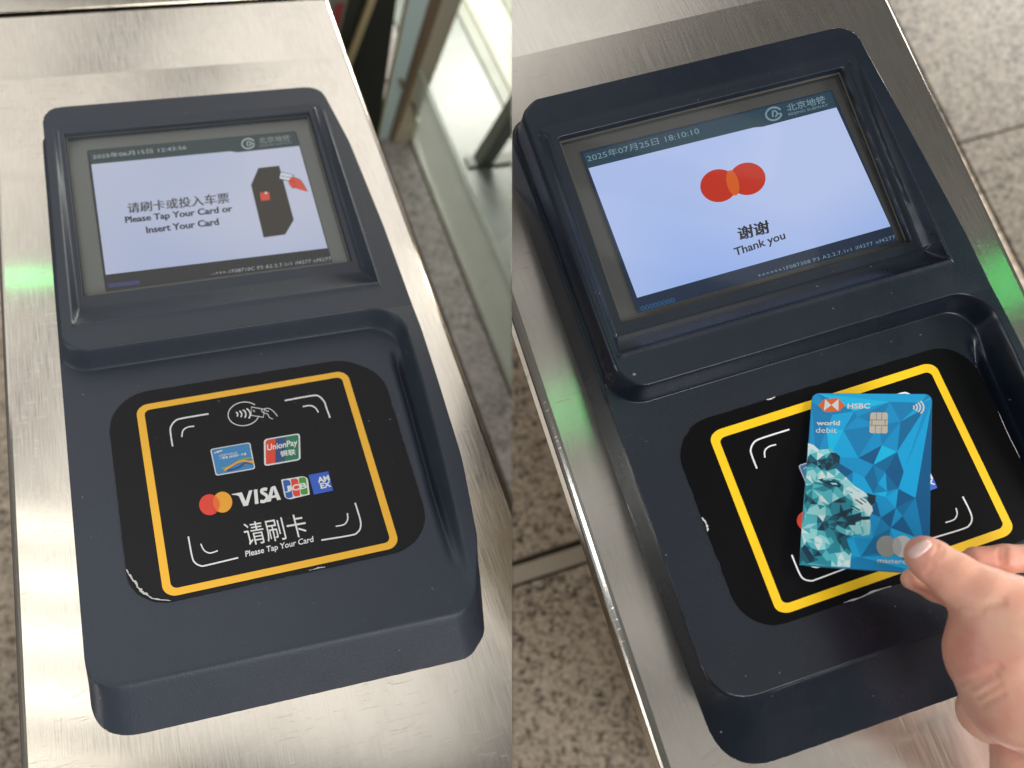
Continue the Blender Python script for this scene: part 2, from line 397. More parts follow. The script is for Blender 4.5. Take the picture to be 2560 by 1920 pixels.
# ------------------------------------------------------------------ reader shell
def smooth(t): t = np.clip(t, 0, 1); return t * t * (3 - 2 * t)
def smin(a, b, k): h = np.clip(.5 + .5 * (b - a) / k, 0, 1); return b + (a - b) * h - k * h * (1 - h)
def sd_poly(X, Y, poly):
    best = np.full(X.shape, 1e9); inside = np.zeros(X.shape, bool); n = len(poly)
    for i in range(n):
        (x0, y0), (x1, y1) = poly[i], poly[(i + 1) % n]
        ex, ey = x1 - x0, y1 - y0; L2 = ex * ex + ey * ey + 1e-12
        t = np.clip(((X - x0) * ex + (Y - y0) * ey) / L2, 0, 1)
        best = np.minimum(best, np.hypot(X - x0 - ex * t, Y - y0 - ey * t))
        c = ((y0 > Y) != (y1 > Y)) & (X < ex * (Y - y0) / (ey if abs(ey) > 1e-9 else 1e-9) + x0)
        inside ^= c
    return np.where(inside, best, -best)
def sd_rect(X, Y, x0, x1, y0, y1, r):
    qx = np.abs(X - (x0 + x1) / 2) - (x1 - x0) / 2 + r; qy = np.abs(Y - (y0 + y1) / 2) - (y1 - y0) / 2 + r
    return np.hypot(np.maximum(qx, 0), np.maximum(qy, 0)) + np.minimum(np.maximum(qx, qy), 0) - r
def dense(a, b, n, spots, w_=.02, gain=4):
    t = np.linspace(a, b, 4000); den = np.ones_like(t)
    for s in spots: den += gain * np.exp(-((t - s) / w_) ** 2)
    c = np.cumsum(den); c = (c - c[0]) / (c[-1] - c[0]); return np.interp(np.linspace(0, 1, n), c, t)
def shell_height(p, X, Y):
    P = p['T'][0] + p['T'][1] * Y; H = p['H'][0] + p['H'][1] * Y
    ys, xr, r, xl, r2, yf = p['ys'], p['xr'], p['rp'], p['xl'], p['rh'], p['yf']
    r_ = r
    qx, qy = X - (xr(Y) - r), Y - (ys - r)
    sp = np.hypot(np.maximum(qx, 0), np.maximum(qy, 0)) + np.minimum(np.maximum(qx, qy), 0) - r
    hx, hy = (xl + r2) - X, (ys + r2) - Y
    sh = np.hypot(np.maximum(hx, 0), np.maximum(hy, 0)) + np.minimum(np.maximum(hx, hy), 0) - r2
    raised = np.where(X < 0, np.maximum(-sp, sh), -sp)
    run = p['run'] - .004 * smooth((X - .55) / .15) * smooth((ys - Y) / .2)
    tt = np.clip(.5 - raised / run, 0, 1); mk = .45 * smooth(tt) + .55 * tt
    tq = np.clip((Y - yf) / (ys - yf), 0, 1); rf = .55 * tq + .45 * (1 - (1 - tq) ** 3)
    rf = np.where(X > 0, rf, 1)
    top = P + (H - P) * mk * rf + .17 * mk * tq * (1 - tq) * smooth((X - .6) / .1)
    ox0, ox1, oy0, oy1 = p['rou']; fx0, fx1, fy0, fy1 = p['frm']; ix0, ix1, iy0, iy1 = p['rin']
    F0 = p['scr'][0] + p['scr'][1] * Y + .048                 # frame plane sinks towards the pad
    s = np.maximum(H - F0, .0)
    wl, wr, wb, wt = fx0 - ox0, ox1 - fx1, fy0 - oy0, oy1 - fy1
    r = np.maximum(np.maximum((fx0 - X) / wl, (X - fx1) / wr), np.maximum((fy0 - Y) / wb, (Y - fy1) / wt))
    rr = np.clip(r, 0, 1); sag = 1 - rr ** 1.25
    gx = xr(Y) - .012                                           # moulded trench at the foot of the rim
    top = top - .060 * np.exp(-((X - gx + .030) / .020) ** 2) * smooth((Y - yf - .06) / .5) * smooth((ys - r_ - Y) / .15)
    # bottom slope is nearly straight, side walls are steeper near the outer edge
    top = top - s * sag * (r < 1)
    rs = np.maximum((fx0 - X) / wl, (X - fx1) / wr)
    lip = np.exp(-((rs - .12) / .13) ** 2) * (rs >= r - 1e-6) * (Y > fy0) * smooth((fy1 - Y) / .04)
    top = top + .010 * lip * (r < 1)
    top = top + .004 * np.exp(-((r - 1.0) / .12) ** 2) * smooth((fy1 - .03 - Y) / .05)
    si = sd_rect(X, Y, ix0, ix1, iy0, iy1, .008)
    m2 = smooth(-si / .012); top = top * (1 - m2) + (F0 - .062) * m2
    sb = sd_poly(X, Y, p['base']); st = sd_poly(X, Y, p['rim']); zt = .19
    wall = np.where(st < 0, zt * sb / np.maximum(sb - st, 1e-6), zt + st / .10)
    wall = np.where(sb < 0, sb / .05, wall)
    led = .016 * smooth((-X - .7) / .06) * smooth((Y - ys) / .15)          # narrow skirt along the left of the screen housing
    wall = np.where(wall > .205, np.maximum(wall - led / .10, .205), wall)
    z = smin(top, wall, p['fil'])
    return np.maximum(z, -.03)
def shell_mesh(p):
    xs = dense(p['bx'][0] - .02, p['bx'][1] + .02, 330, p['dx'], .025, 3.5)
    ys = dense(p['by'][0] - .02, p['by'][1] + .02, 560, p['dy'], .03, 3)
    X, Y = np.meshgrid(xs, ys)
    X = X + (np.interp(Y, *p['right']) - p['dx'][1] + .008) * smooth((X - .25) / .45)      # columns follow the right-hand edge
    Z = shell_height(p, X, Y)
    nx, ny = len(xs), len(ys)
    co = np.stack([X, Y, Z], -1).reshape(-1, 3) * U
    if p.get('edge'):                                           # trimmed where this half of the place ends
        inv = G['R'].inverted(); c0 = np.array(inv @ CAM); no = np.array((inv.to_3x3() @ (W3 @ Vector((1, 0, 0)))).normalized())
        dd = (co - c0) @ no; co = co + np.maximum(.0002 - dd, 0)[:, None] * no
    idx = np.arange(nx * ny).reshape(ny, nx)
    q = np.stack([idx[:-1, :-1], idx[:-1, 1:], idx[1:, 1:], idx[1:, :-1]], -1).reshape(-1, 4)
    keep = (Z.reshape(-1)[q] > -.029).any(1); q = q[keep]
    used = np.unique(q); rem = np.full(nx * ny, -1); rem[used] = np.arange(len(used)); co = co[used]; q = rem[q]
    me = bpy.data.meshes.new('housing')
    me.vertices.add(len(co)); me.vertices.foreach_set('co', co.astype(np.float32).ravel())
    me.loops.add(q.size); me.loops.foreach_set('vertex_index', q.astype(np.int32).ravel())
    me.polygons.add(len(q)); me.polygons.foreach_set('loop_start', np.arange(0, q.size, 4, dtype=np.int32))
    me.update(calc_edges=True); return me
def round_poly(pts, n=9):
    """pts: (x, y, radius) -> rounded outline"""
    out = []; N_ = len(pts)
    for i, (x, y, r) in enumerate(pts):
        a = Vector(pts[i - 1][:2]); b = Vector((x, y)); c = Vector(pts[(i + 1) % N_][:2])
        u = (a - b).normalized(); v = (c - b).normalized(); half = u.angle(v) / 2
        t = min(r / math.tan(half), (a - b).length * .45, (c - b).length * .45)
        for j in range(n + 1):
            q = j / n; p = (b + u * t) * (1 - q) ** 2 + b * 2 * q * (1 - q) + (b + v * t) * q * q
            out.append((p.x, p.y))
    return out
PL = dict(H=(.31578, .0173), T=(.2, .023), ys=.765, xr=lambda Y: np.interp(Y, [-.8, -.5, .3, .8], [.758, .764, .792, .80]), rp=.16, xl=-.80, rh=.14, yf=-.76,
          run=.036, rou=(-.722, .752, .943, 2.41), frm=(-.700, .702, 1.125, 2.385), rin=(-.672, .674, 1.193, 2.350), scr=(.1104, .0826), fil=.015,
          bx=(-.83, .92), by=(-1.0, 2.63), dx=(-.82, .9, .76, -.665, .665), dy=(.77, -.97, 2.6, 1.193, 2.352, .945))
PL['right'] = ([-1.0, -.80, -.56, -.18, .6, 1.35, 2.05, 2.6], [.80, .80, .845, .886, .902, .893, .865, .80])
PL['base'] = round_poly([(-.825, 2.61, .15), (-.835, -.965, .19), (.70, -1.0, .12), (.795, -.91, .12), (.860, -.62, .25), (.900, -.20, .3), (.915, .6, .5), (.908, 1.35, .5), (.880, 2.05, .5), (.815, 2.61, .14)])
PL['rim'] = round_poly([(-.805, 2.585, .14), (-.818, -.825, .15), (.69, -.858, .1), (.765, -.80, .1), (.845, -.56, .25), (.886, -.18, .3), (.902, .6, .5), (.893, 1.35, .5), (.865, 2.05, .5), (.80, 2.585, .13)])
PR = dict(H=(.30402, .0257), T=(.2, .0144), ys=.56, xr=lambda Y: np.interp(Y, [-.5, .3, .8], [.715, .735, .745]), rp=.13, xl=-.80, rh=.13, yf=-.62,
          run=.036, rou=(-.752, .680, .718, 1.725), frm=(-.715, .642, .815, 1.69), rin=(-.676, .608, .858, 1.656), scr=(.1044, .1137), fil=.014,
          bx=(-.85, .86), by=(-.87, 1.9), dx=(-.82, .83, .72, -.676, .602), dy=(.56, -.6, -.85, 1.86, .848, 1.668, .718))
PR['edge'] = True
PR['right'] = ([-.9, -.35, .8, 1.86], [.80, .81, .808, .745])
PR['base'] = round_poly([(-.832, 1.875, .13), (-.845, -.838, .21), (.78, -.865, .15), (.84, -.5, .3), (.835, .8, .3), (.76, 1.875, .13)])
PR['rim'] = round_poly([(-.820, 1.855, .12), (-.835, -.592, .17), (.72, -.600, .12), (.81, -.35, .3), (.808, .8, .3), (.745, 1.855, .12)])

def make_reader(k, p, label, shell, panel, glassm):
    t = thing('card_reader', k, label, 'card reader', (0, .8 if k == 'L' else .5, 0), 'ticket gate card readers')
    finish('housing', shell_mesh(p), shell, t, smooth=True)
    H = lambda dz: (lambda x, y: p['scr'][0] + p['scr'][1] * y + dz)
    x0, x1, y0, y1 = p['rin']
    bm = prism([(x0 + .012, y0 + .012), (x1 - .012, y0 + .012), (x1 - .012, y1 - .012), (x0 + .012, y1 - .012)], H(-.013), H(-.005))
    finish('bezel_panel', mesh_from(bm, 'bezel_panel'), panel, t)
    bm = prism([(x0 + .004, y0 + .004), (x1 - .004, y0 + .004), (x1 - .004, y1 - .004), (x0 + .004, y1 - .004)], H(.010), H(.018))
    finish('cover_glass', mesh_from(bm, 'cover_glass'), glassm, t)
    # narrow rubber gasket round the glass
    o = rbox_outline(x0 + .002, x1 - .002, y0 + .002, y1 - .002, .006, 2); i_ = rbox_outline(x0 + .014, x1 - .014, y0 + .014, y1 - .014, .004, 2)
    bm = bmesh.new(); zf = H(.021)
    A = [bm.verts.new((x * U, y * U, zf(x, y) * U)) for x, y in o]; B = [bm.verts.new((x * U, y * U, zf(x, y) * U)) for x, y in i_]
    for j in range(len(A)): bm.faces.new((A[j], A[(j + 1) % len(A)], B[(j + 1) % len(A)], B[j]))
    finish('gasket', mesh_from(bm, 'gasket'), M['gasket_' + k], t)
    return t
M['gasket_L'] = mat('grey_gasket', (.13, .13, .11), .6); M['gasket_R'] = mat('dusty_brown_gasket', (.055, .048, .036), .7)
RL = make_reader('L', PL, 'slate plastic card reader beside the glass barrier, asking to tap or insert a card', M['shell_L'], M['panel_L'], M['glass_L'])
RR = make_reader('R', PR, 'dark navy card reader with a thank you screen, blue bank card held over its pad', M['shell_R'], M['panel_R'], M['glass_R'])

# ------------------------------------------------------------------ pad stickers
ART = [(178, 352), (1541, 120), (1895, 1264), (362, 1597)]     # yellow frame corners in artwork coordinates
ZT = {'L': (.2, .023), 'R': (.2, .0144)}
YEL = {'L': [(-.502, .495), (.490, .503), (.506, -.502), (-.494, -.503)], 'R': [(-.5, .356), (.492, .364), (.506, -.359), (-.503, -.363)]}
def pad_surface(k):
    a, b = ZT[k]; return Surf(k, hom(ART, YEL[k]), lambda x, y, dz: (x, y, a + b * y + dz))
def make_sticker(k, reader, film, yellow):
    S = pad_surface(k); a, b = ZT[k]
    # film outline lives in the pad's own units
    I = Surf(k, lambda p: p, S.z)
    rng = random.Random(3 if k == 'L' else 9)
    if k == 'L': o = rbox_outline(-.627, .66, -.525, .574, [.17, .20, .24, .20], 10)
    else: o = rbox_outline(-.64, .655, -.395, .413, [.16, .16, .16, .16], 10)
    oo = []
    for i in range(len(o)):                                   # chipped, slightly ragged edge
        p_, q_ = Vector(o[i]), Vector(o[(i + 1) % len(o)]); n = max(1, int((q_ - p_).length / .02))
        for j in range(n):
            v = p_.lerp(q_, j / n); e = rng.uniform(0, .003) if rng.random() < .8 else rng.uniform(0, .008)
            v = v * (1 - e); oo.append((v.x, v.y))
    H_ = lambda dz: (lambda x, y: a + b * y + dz)
    bm = prism(oo, H_(-.004), H_(.0035))
    st = finish('pad_sticker', mesh_from(bm, 'pad_sticker'), film, reader)
    st['_b'] = list(reader['_b'])
    base = Vector(list(reader['_b'])) * U
    def P(o_):      # children of the sticker share the reader's base
        o_.data.transform(Matrix.Translation(-base)); return o_
    d = .0048
    ov = [S.amap(p) for p in ART]; Q = ov
    fr = Surf(k, lambda p: tuple(lerp2(Q, p[0], p[1])), S.z)
    ratio = 1.0 if k == 'L' else .74
    outer = [(x, y) for x, y in rbox_outline(0, 1, 0, 1, .055, 8)]; inner = [(x, y) for x, y in rbox_outline(.034, .966, .034 / ratio, 1 - .034 / ratio, .028, 8)]
    if k == 'R':
        outer = [(x, .5 + (y - .5)) for x, y in outer]
    n = len(outer)
    P(ink('yellow_frame', [[outer[i], outer[(i + 1) % n], inner[(i + 1) % n], inner[i]] for i in range(n)], fr, d, yellow, st))
    Wm = M['white']
    for pts in ([(650, 402), (480, 431), (432, 450), (405, 490), (405, 530), (418, 612)], [(1142, 316), (1320, 284), (1365, 290), (1398, 325), (1412, 365), (1435, 427)],
                [(520, 1196), (543, 1320), (562, 1365), (605, 1387), (650, 1380), (843, 1334)], [(1600, 978), (1633, 1085), (1636, 1135), (1618, 1168), (1575, 1188), (1382, 1220)]):
        P(ink('corner_bracket', stroke(spline(pts), 10), S, d, Wm, st))
    for pts in ([(557, 482), (515, 488), (485, 510), (477, 552)], [(1258, 355), (1305, 348), (1338, 362), (1360, 392)], [(600, 1243), (622, 1285), (660, 1303), (711, 1288)],
                [(1550, 1045), (1552, 1085), (1530, 1118), (1475, 1130)]):
        P(ink('corner_arc', stroke(spline(pts), 8.5), S, d, Wm, st))
    lg = stroke(ellipse(877, 402, 101, 76, 48, 20, 322, -8), 5.5)
    for cx, r_ in ((812, 26), (828, 36), (845, 46), (862, 57)):
        lg += stroke(ellipse(cx, 408, r_, r_ * .82, 10, -48, 40, -8), 9)
    lg += stroke([(926, 358), (1010, 372), (1004, 424), (924, 411)], 5.5, True) + stroke([(938, 378), (948, 380), (947, 389), (937, 387)], 3, True)
    lg += stroke(spline([(990, 375), (1010, 370), (1030, 366), (1050, 372), (1075, 392), (1095, 418)]), 4.5) + stroke(spline([(990, 380), (1005, 396), (1030, 402), (1042, 424), (1066, 436)]), 4.5)
    lg += stroke(spline([(1010, 372), (1025, 383), (1040, 385)]), 4)
    P(ink('contactless_symbol', lg, S, d, Wm, st))
    # blue transit card
    q = [(660, 630), (918, 585), (953, 758), (697, 803)]
    P(ink('transit_card_logo', [quad_round(q, .07)], S, d, Wm, st)); P(ink('transit_card_logo', [quad_round(q, .05, 5, (.028, .035, .972, .965))], S, d + .0012, M['blue'], st))
    for col, pts, w0 in (('leaf', [(735, 757), (800, 738), (850, 705), (905, 690), (930, 690)], 9), ('orange', [(750, 770), (830, 722), (880, 708), (925, 716), (942, 722)], 12), ('navy', [(770, 772), (840, 752), (890, 722), (938, 726)], 11), ('orange', [(850, 745), (900, 722), (940, 700)], 6)):
        P(ink('swoosh', stroke(spline(pts), w0), S, d + .0022 + .0006 * w0 / 10, M[col], st))
    sw = stroke([(686, 659), (706, 648), (740, 640)], 5) + stroke([(706, 657), (722, 643)], 5)
    for i in range(5): sw += stroke([(783 + i * 12, 690 - i * 2), (792 + i * 12, 672 - i * 2)], 4.5)
    P(ink('logo_strokes', sw, S, d + .0024, Wm, st))
    P(text('lettering', 'ACC', S, (706, 655), (738, 649), (708, 643), Wm, st, d + .0026, .02))
    P(text('lettering', '北京城市轨道交通', S, (718, 682), (836, 662), (716, 668), Wm, st, d + .0024))
    P(text('lettering', '一票通', S, (722, 700), (776, 691), (719, 685), Wm, st, d + .0024, .02)); P(text('lettering', '一卡通', S, (842, 679), (896, 669), (839, 664), Wm, st, d + .0024, .02))
    # union card mark
    q = [(1007, 566), (1240, 526), (1246, 700), (1010, 741)]
    P(ink('bank_network_logo', [quad_round(q, .10)], S, d, Wm, st))
    P(ink('stripe', [[lerp2(q, u, v) for u, v in ((.05, .93), (.05, .10), (.11, .05), (.32, .05), (.30, .95), (.07, .95))]], S, d + .0012, M['red'], st))
    P(ink('stripe', [[lerp2(q, u, v) for u, v in ((.32, .05), (.60, .05), (.57, .95), (.30, .95))]], S, d + .0012, M['navy'], st))
    P(ink('stripe', [[lerp2(q, u, v) for u, v in ((.60, .05), (.92, .05), (.96, .10), (.95, .92), (.91, .95), (.57, .95))]], S, d + .0012, M['green'], st))
    P(text('lettering', 'UnionPay', S, (1030, 655), (1226, 618), (1028, 603), Wm, st, d + .0026, .02))
    P(text('lettering', '银联', S, (1117, 684), (1215, 668), (1112, 645), Wm, st, d + .0026, .02))
    # two circles
    P(ink('circle', [ellipse(657, 990, 67, 68)], S, d, M['red'], st)); P(ink('circle', [ellipse(741, 974, 63, 68)], S, d + .0010, M['orange'], st))
    lens = [p_ for p_ in ellipse(741, 974, 63, 68, 90) if ((p_[0] - 657) / 67) ** 2 + ((p_[1] - 990) / 68) ** 2 < 1]
    l2 = [p_ for p_ in ellipse(657, 990, 67, 68, 90) if ((p_[0] - 741) / 63) ** 2 + ((p_[1] - 974) / 68) ** 2 < 1]
    pts = lens + l2; cx = sum(p_[0] for p_ in pts) / len(pts); cy = sum(p_[1] for p_ in pts) / len(pts)
    pts.sort(key=lambda p_: math.atan2(p_[1] - cy, p_[0] - cx))
    P(ink('overlap', [pts], S, d + .0022, M['redorange'], st))
    # VISA : letters drawn as slanted shapes
    def vs(u, v): return (848 + (1118 - 848) * u + (22) * v * 1.0 - 22 * 0, 1008 - 52 * u - 92 * v) if False else (868 + 252 * u - 18 * v, 1002 - 46 * u - 92 * v)
    def poly(*a): return [vs(u, v) for u, v in a]
    VI = [poly((-.07, .98), (.06, .98), (.115, .33), (.245, 1.0), (.335, 1.0), (.15, 0), (.035, 0), (-.03, .75), (-.09, .86), (-.20, .93), (-.20, .98)),
          poly((.37, 1), (.46, 1), (.42, 0), (.33, 0)),
          poly((1.0, 0), (.90, 0), (.885, .2), (.77, .2), (.735, 0), (.63, 0), (.80, .93), (.84, 1), (.92, 1)),]
    tri = poly((.80, .37), (.875, .37), (.858, .78))
    VI[2] = [VI[2], tri]
    Sp = spline([vs(u, v) for u, v in ((.70, .86), (.64, .91), (.57, .87), (.56, .72), (.63, .54), (.665, .38), (.64, .18), (.56, .08), (.475, .14))], 5)
    P(ink('lettering', VI + stroke(Sp, 21), S, d, Wm, st))
    # three-stripe mark
    q = [(1120, 828), (1290, 800), (1306, 924), (1147, 962)]
    P(ink('three_stripe_logo', [quad_round(q, [.02, .25, .02, .25], 6)], S, d, Wm, st))
    for i, col in enumerate(('jblue', 'red', 'jgreen')):
        u0 = .05 + i * .305; P(ink('stripe', [quad_round(q, [.04, .12, .04, .12], 4, (u0, .06, u0 + .27, .94))], S, d + .0012, M[col], st))
        P(text('lettering', 'JCB'[i], S, lerp2(q, u0 - .01, .66), lerp2(q, u0 + .27, .66), lerp2(q, u0 - .01, .36), Wm, st, d + .0024, .03))
    q = [(1298, 797), (1425, 773), (1457, 898), (1333, 925)]
    P(ink('blue_square_logo', [[lerp2(q, *c) for c in ((0, 0), (1, 0), (1, 1), (0, 1))]], S, d, M['amex'], st))
    P(text('lettering', 'AM', S, lerp2(q, .36, .49), lerp2(q, .97, .49), lerp2(q, .36, .20), Wm, st, d + .0016, .04)); P(text('lettering', 'EX', S, lerp2(q, .42, .80), lerp2(q, .97, .80), lerp2(q, .42, .52), Wm, st, d + .0016, .04))
    P(text('lettering', '请刷卡', S, (902, 1258), (1300, 1190), (866, 1112), Wm, st, d, -.006 if False else 0))
    P(text('lettering', 'Please Tap Your Card', S, (892, 1341), (1332, 1243), (888, 1290), Wm, st, d, .015))
    return st, S, P
STL, SL, PLc = make_sticker('L', RL, M['black_film'], M['yellow'])
STR, SR, PRc = make_sticker('R', RR, M['black_film_gloss'], M['yellow_R'])
# peeled silver edges
IL = Surf('L', lambda p: p, SL.z); IR = Surf('R', lambda p: p, SR.z)
rng = random.Random(5)
def chips(pts, w0, surf):
    """one ragged sliver of bared adhesive along the film's edge"""
    P_ = [Vector(p) for p in spline(pts, 5)]; up_ = []; dn = []
    for i, p in enumerate(P_):
        t_ = (P_[min(i + 1, len(P_) - 1)] - P_[max(i - 1, 0)]).normalized(); n_ = Vector((-t_.y, t_.x))
        e = w0 * math.sin(math.pi * (i + .3) / (len(P_) - .4)) ** .5
        up_.append(tuple(p + n_ * e * rng.uniform(.1, .9))); dn.append(tuple(p - n_ * e * rng.uniform(.1, .5)))
    return [up_ + dn[::-1]]
for pts, w0 in (([(-.625, -.335), (-.612, -.375), (-.60, -.40), (-.58, -.445), (-.56, -.47), (-.53, -.498), (-.47, -.522)], .011), ([(.10, -.521), (.14, -.519), (.17, -.521)], .007)):
    PLc(ink('peeled_edge', chips(pts, w0, IL), IL, .007, M['flake'], STL))
for pts, w0 in (([(-.641, .06), (-.634, .03), (-.640, .005)], .010), ([(-.25, -.392), (-.2, -.395), (-.12, -.391), (-.05, -.393)], .006), ([(-.23, .412), (-.21, .410), (-.19, .413)], .006), ([(.653, .1), (.65, 0), (.653, -.1)], .003)):
    PRc(ink('peeled_edge', chips(pts, w0, IR), IR, .007, M['flake'], STR))

# ------------------------------------------------------------------ screens
def lcd_surface(k, p, art, loc):
    return Surf(k, hom(art, loc), lambda x, y, dz: (x, y, p['scr'][0] + p['scr'][1] * y + dz))
def kid(o, parent_reader):
    o.data.transform(Matrix.Translation(-Vector(list(parent_reader['_b'])) * U)); return o
# left: artwork coordinates are those of the screen drawing
QL = [(150, 462), (1752, 322), (1962, 1102), (255, 1312)]
LS = lcd_surface('L', PL, QL, [(-.556, 2.140), (.573, 2.126), (.573, 1.346), (-.558, 1.356)])
lx0, lx1, ly0, ly1 = -.569, .578, 1.252, 2.243
LI = Surf('L', lambda p: p, LS.z)
scr = ink('screen', [[(lx0, ly0), (lx1, ly0), (lx1, ly1), (lx0, ly1)]], LI, .0, M['lcd_dark_L'], RL, label='lit screen with pale lavender page')
def sl(o): return kid(o, RL)
sl(ink('page', [[QL[0], (1225, 362), (1275, 371), QL[1], QL[2], QL[3]]], LS, .0012, M['lcd_white_L'], scr))
sl(ink('title_bar', [[(122, 352), (1718, 208), QL[1], (1275, 371), (1225, 362), QL[0]]], LS, .0012, M['lcd_bar_L'], scr))
tL = lambda s, bl, br, tl, m, b=0., sp=1.: sl(text('lettering', s, LS, bl, br, tl, M[m], scr, .0024, b, sp))
tL('2025年06月15日 12:43:56', (165, 424), (890, 350), (158, 388), 'lcd_text_pale')
tL('北京地铁', (1447, 306), (1688, 284), (1440, 258), 'lcd_text_dim', .01); tL('BEIJING SUBWAY', (1452, 334), (1702, 308), (1450, 316), 'lcd_text_dim')
tL('请刷卡或投入车票', (430, 842), (1212, 758), (424, 762), 'lcd_text_brown', .006)
tL('请刷卡或投入车票', (434, 842), (1216, 758), (428, 762), 'lcd_text_brown', .006)
tL('Please Tap Your Card or', (412, 930), (1238, 840), (405, 866), 'lcd_text_dark', .02); tL('Please Tap Your Card or', (415, 930), (1241, 840), (408, 866), 'lcd_text_dark', .02); tL('Insert Your Card', (574, 994), (1132, 928), (566, 942), 'lcd_text_dark', .02); tL('Insert Your Card', (577, 994), (1135, 928), (569, 942), 'lcd_text_dark', .02)
tL('--+++-1F08710C P3 A2.2.7.1r1 if4277 of4277', (1070, 1316), (1990, 1196), (1066, 1290), 'lcd_text_pale', 0, 1.1)
tL('00300000', (278, 1412), (520, 1384), (274, 1382), 'lcd_text_blue', .01)
def subway_logo(S_, cx, cy, rx, ry, rot, m, scr_, kidf, w_):
    o = stroke(ellipse(cx, cy, rx, ry, 30, 20, 340, rot), w_) + stroke(ellipse(cx, cy, rx * .42, ry * .50, 14, -80, 80, rot), w_ * .8)
    o += stroke([(cx - rx * .15, cy - ry * .5), (cx - rx * .12, cy + ry * .5)], w_ * .9) + stroke([(cx + rx * .35, cy), (cx + rx, cy - ry * .05)], w_ * .8)
    kidf(ink('subway_symbol', o, S_, .0024, M[m], scr_))
subway_logo(LS, 1362, 305, 48, 38, -6, 'lcd_text_pale', scr, sl, 10)
sl(ink('machine_picture', [[(1438, 492), (1598, 474), (1706, 888), (1640, 1000), (1474, 1024), (1381, 622)]], LS, .0022, M['lcd_brown'], scr))
sl(ink('machine_picture', [[(1448, 682), (1520, 676), (1526, 736), (1458, 744)]], LS, .0032, M['lcd_red'], scr)); sl(ink('machine_picture', [ellipse(1494, 683, 9, 9, 10)], LS, .0040, M['lcd_card'], scr))
sl(ink('ticket_picture', [[(1606, 520), (1712, 546), (1696, 600), (1594, 578)]], LS, .0030, M['lcd_text_dark'], scr)); sl(ink('ticket_picture', [[(1611, 526), (1705, 549), (1691, 594), (1600, 573)]], LS, .0036, M['lcd_card'], scr))
sl(text('lettering', 'sdnoM', LS, (1610, 560), (1680, 574), (1616, 544), M['lcd_text_dark'], scr, .0042))
sl(ink('hand_picture', [spline([(1690, 562), (1735, 574), (1770, 600), (1810, 665), (1806, 674), (1730, 652), (1690, 640), (1668, 610), (1672, 588), (1690, 562)], 4)], LS, .0044, M['lcd_red'], scr))
sl(ink('hand_picture', stroke(spline([(1668, 590), (1700, 596), (1720, 612)]), 4) + stroke(spline([(1690, 640), (1700, 648), (1712, 644), (1716, 630)]), 4) + stroke(spline([(1690, 562), (1735, 574), (1770, 600), (1810, 668)]), 4), LS, .0050, M['lcd_text_dark'], scr))
# right
QR = [(330, 727), (1400, 466), (1635, 978), (540, 1287)]
RS = lcd_surface('R', PR, QR, [(-.582, 1.521), (.54, 1.512), (.571, .957), (-.567, .955)])
RI = Surf('R', lambda p: p, RS.z)
scr2 = ink('screen', [[(-.585, .896), (.577, .891), (.552, 1.593), (-.592, 1.597)]], RI, .0, M['lcd_dark_R'], RR, label='lit screen with pale blue page')
def sr(o): return kid(o, RR)
sr(ink('page', [[QR[0], (1045, 552), (1082, 549), QR[1], QR[2], QR[3]]], RS, .0012, M['lcd_white_R'], scr2))
sr(ink('title_bar', [[(308, 664), (1374, 397), QR[1], (1082, 549), (1045, 552), QR[0]]], RS, .0012, M['lcd_bar_R'], scr2))
tR = lambda s, bl, br, tl, m, b=0., sp=1.: sr(text('lettering', s, RS, bl, br, tl, M[m], scr2, .0024, b, sp))
tR('2025年07月25日 18:10:10', (328, 702), (812, 580), (318, 672), 'lcd_text_teal'); tR('北京地铁', (1190, 486), (1356, 446), (1182, 454), 'lcd_text_teal', .01); tR('BEIJING SUBWAY', (1196, 506), (1366, 464), (1192, 492), 'lcd_text_teal')
tR('谢谢', (980, 1040), (1112, 1006), (970, 984), 'lcd_text_dark', .008); tR('谢谢', (984, 1040), (1116, 1006), (974, 984), 'lcd_text_dark', .008); tR('Thank you', (968, 1118), (1186, 1042), (956, 1074), 'lcd_text_dark', .022)
tR('++++++1F087308 P3 A2.2.7.1r1 if4277 of4277', (1066, 1200), (1658, 1030), (1060, 1186), 'lcd_text_teal', 0, 1.1); tR('00000000', (560, 1346), (706, 1306), (552, 1326), 'lcd_text_blue_R')
subway_logo(RS, 1130, 494, 34, 27, -14, 'lcd_text_teal', scr2, sr, 8)
sr(ink('circle', [ellipse(893, 803, 80, 71, 40, rot=-8)], RS, .0022, M['lcd_mred'], scr2)); sr(ink('circle', [ellipse(1016, 774, 79, 70, 40, rot=-8)], RS, .0030, M['lcd_mred'], scr2))
sr(ink('overlap', [ellipse(953, 792, 26, 56, 24, rot=-14)], RS, .0040, M['lcd_morange'], scr2))

# ------------------------------------------------------------------ cabinets
def cab_part(name, bm, m, root, k, smooth_=False, label=None):
    return finish(name, mesh_from(bm, name, k, True), m, root, smooth=smooth_, label=label)
cl = thing('gate_cabinet', 'L', 'brushed steel ticket gate cabinet under the slate reader, bright and lightly reflecting', 'ticket gate', (0, 0, -8.2))
cab_part('top_panel', prism([(-1.105, -2.4), (1.125, -2.4), (1.135, 3.36), (-1.10, 3.36)], -.5, 0, .03, 4, True), M['steel_L'], cl, 'L')
cab_part('rear_panel', prism([(-1.10, 3.36), (1.135, 3.36), (1.128, 3.975), (-1.095, 3.975)], -.5, lambda x, y: (y - 3.36) * .07, .028, 4, True), M['steel_L'], cl, 'L')
cab_part('lid', prism([(-1.11, 4.0), (1.15, 4.0), (1.15, 6.2), (-1.11, 6.2)], -.5, lambda x, y: .07 + (y - 4) * .01, .028, 4, True), M['steel_L'], cl, 'L')
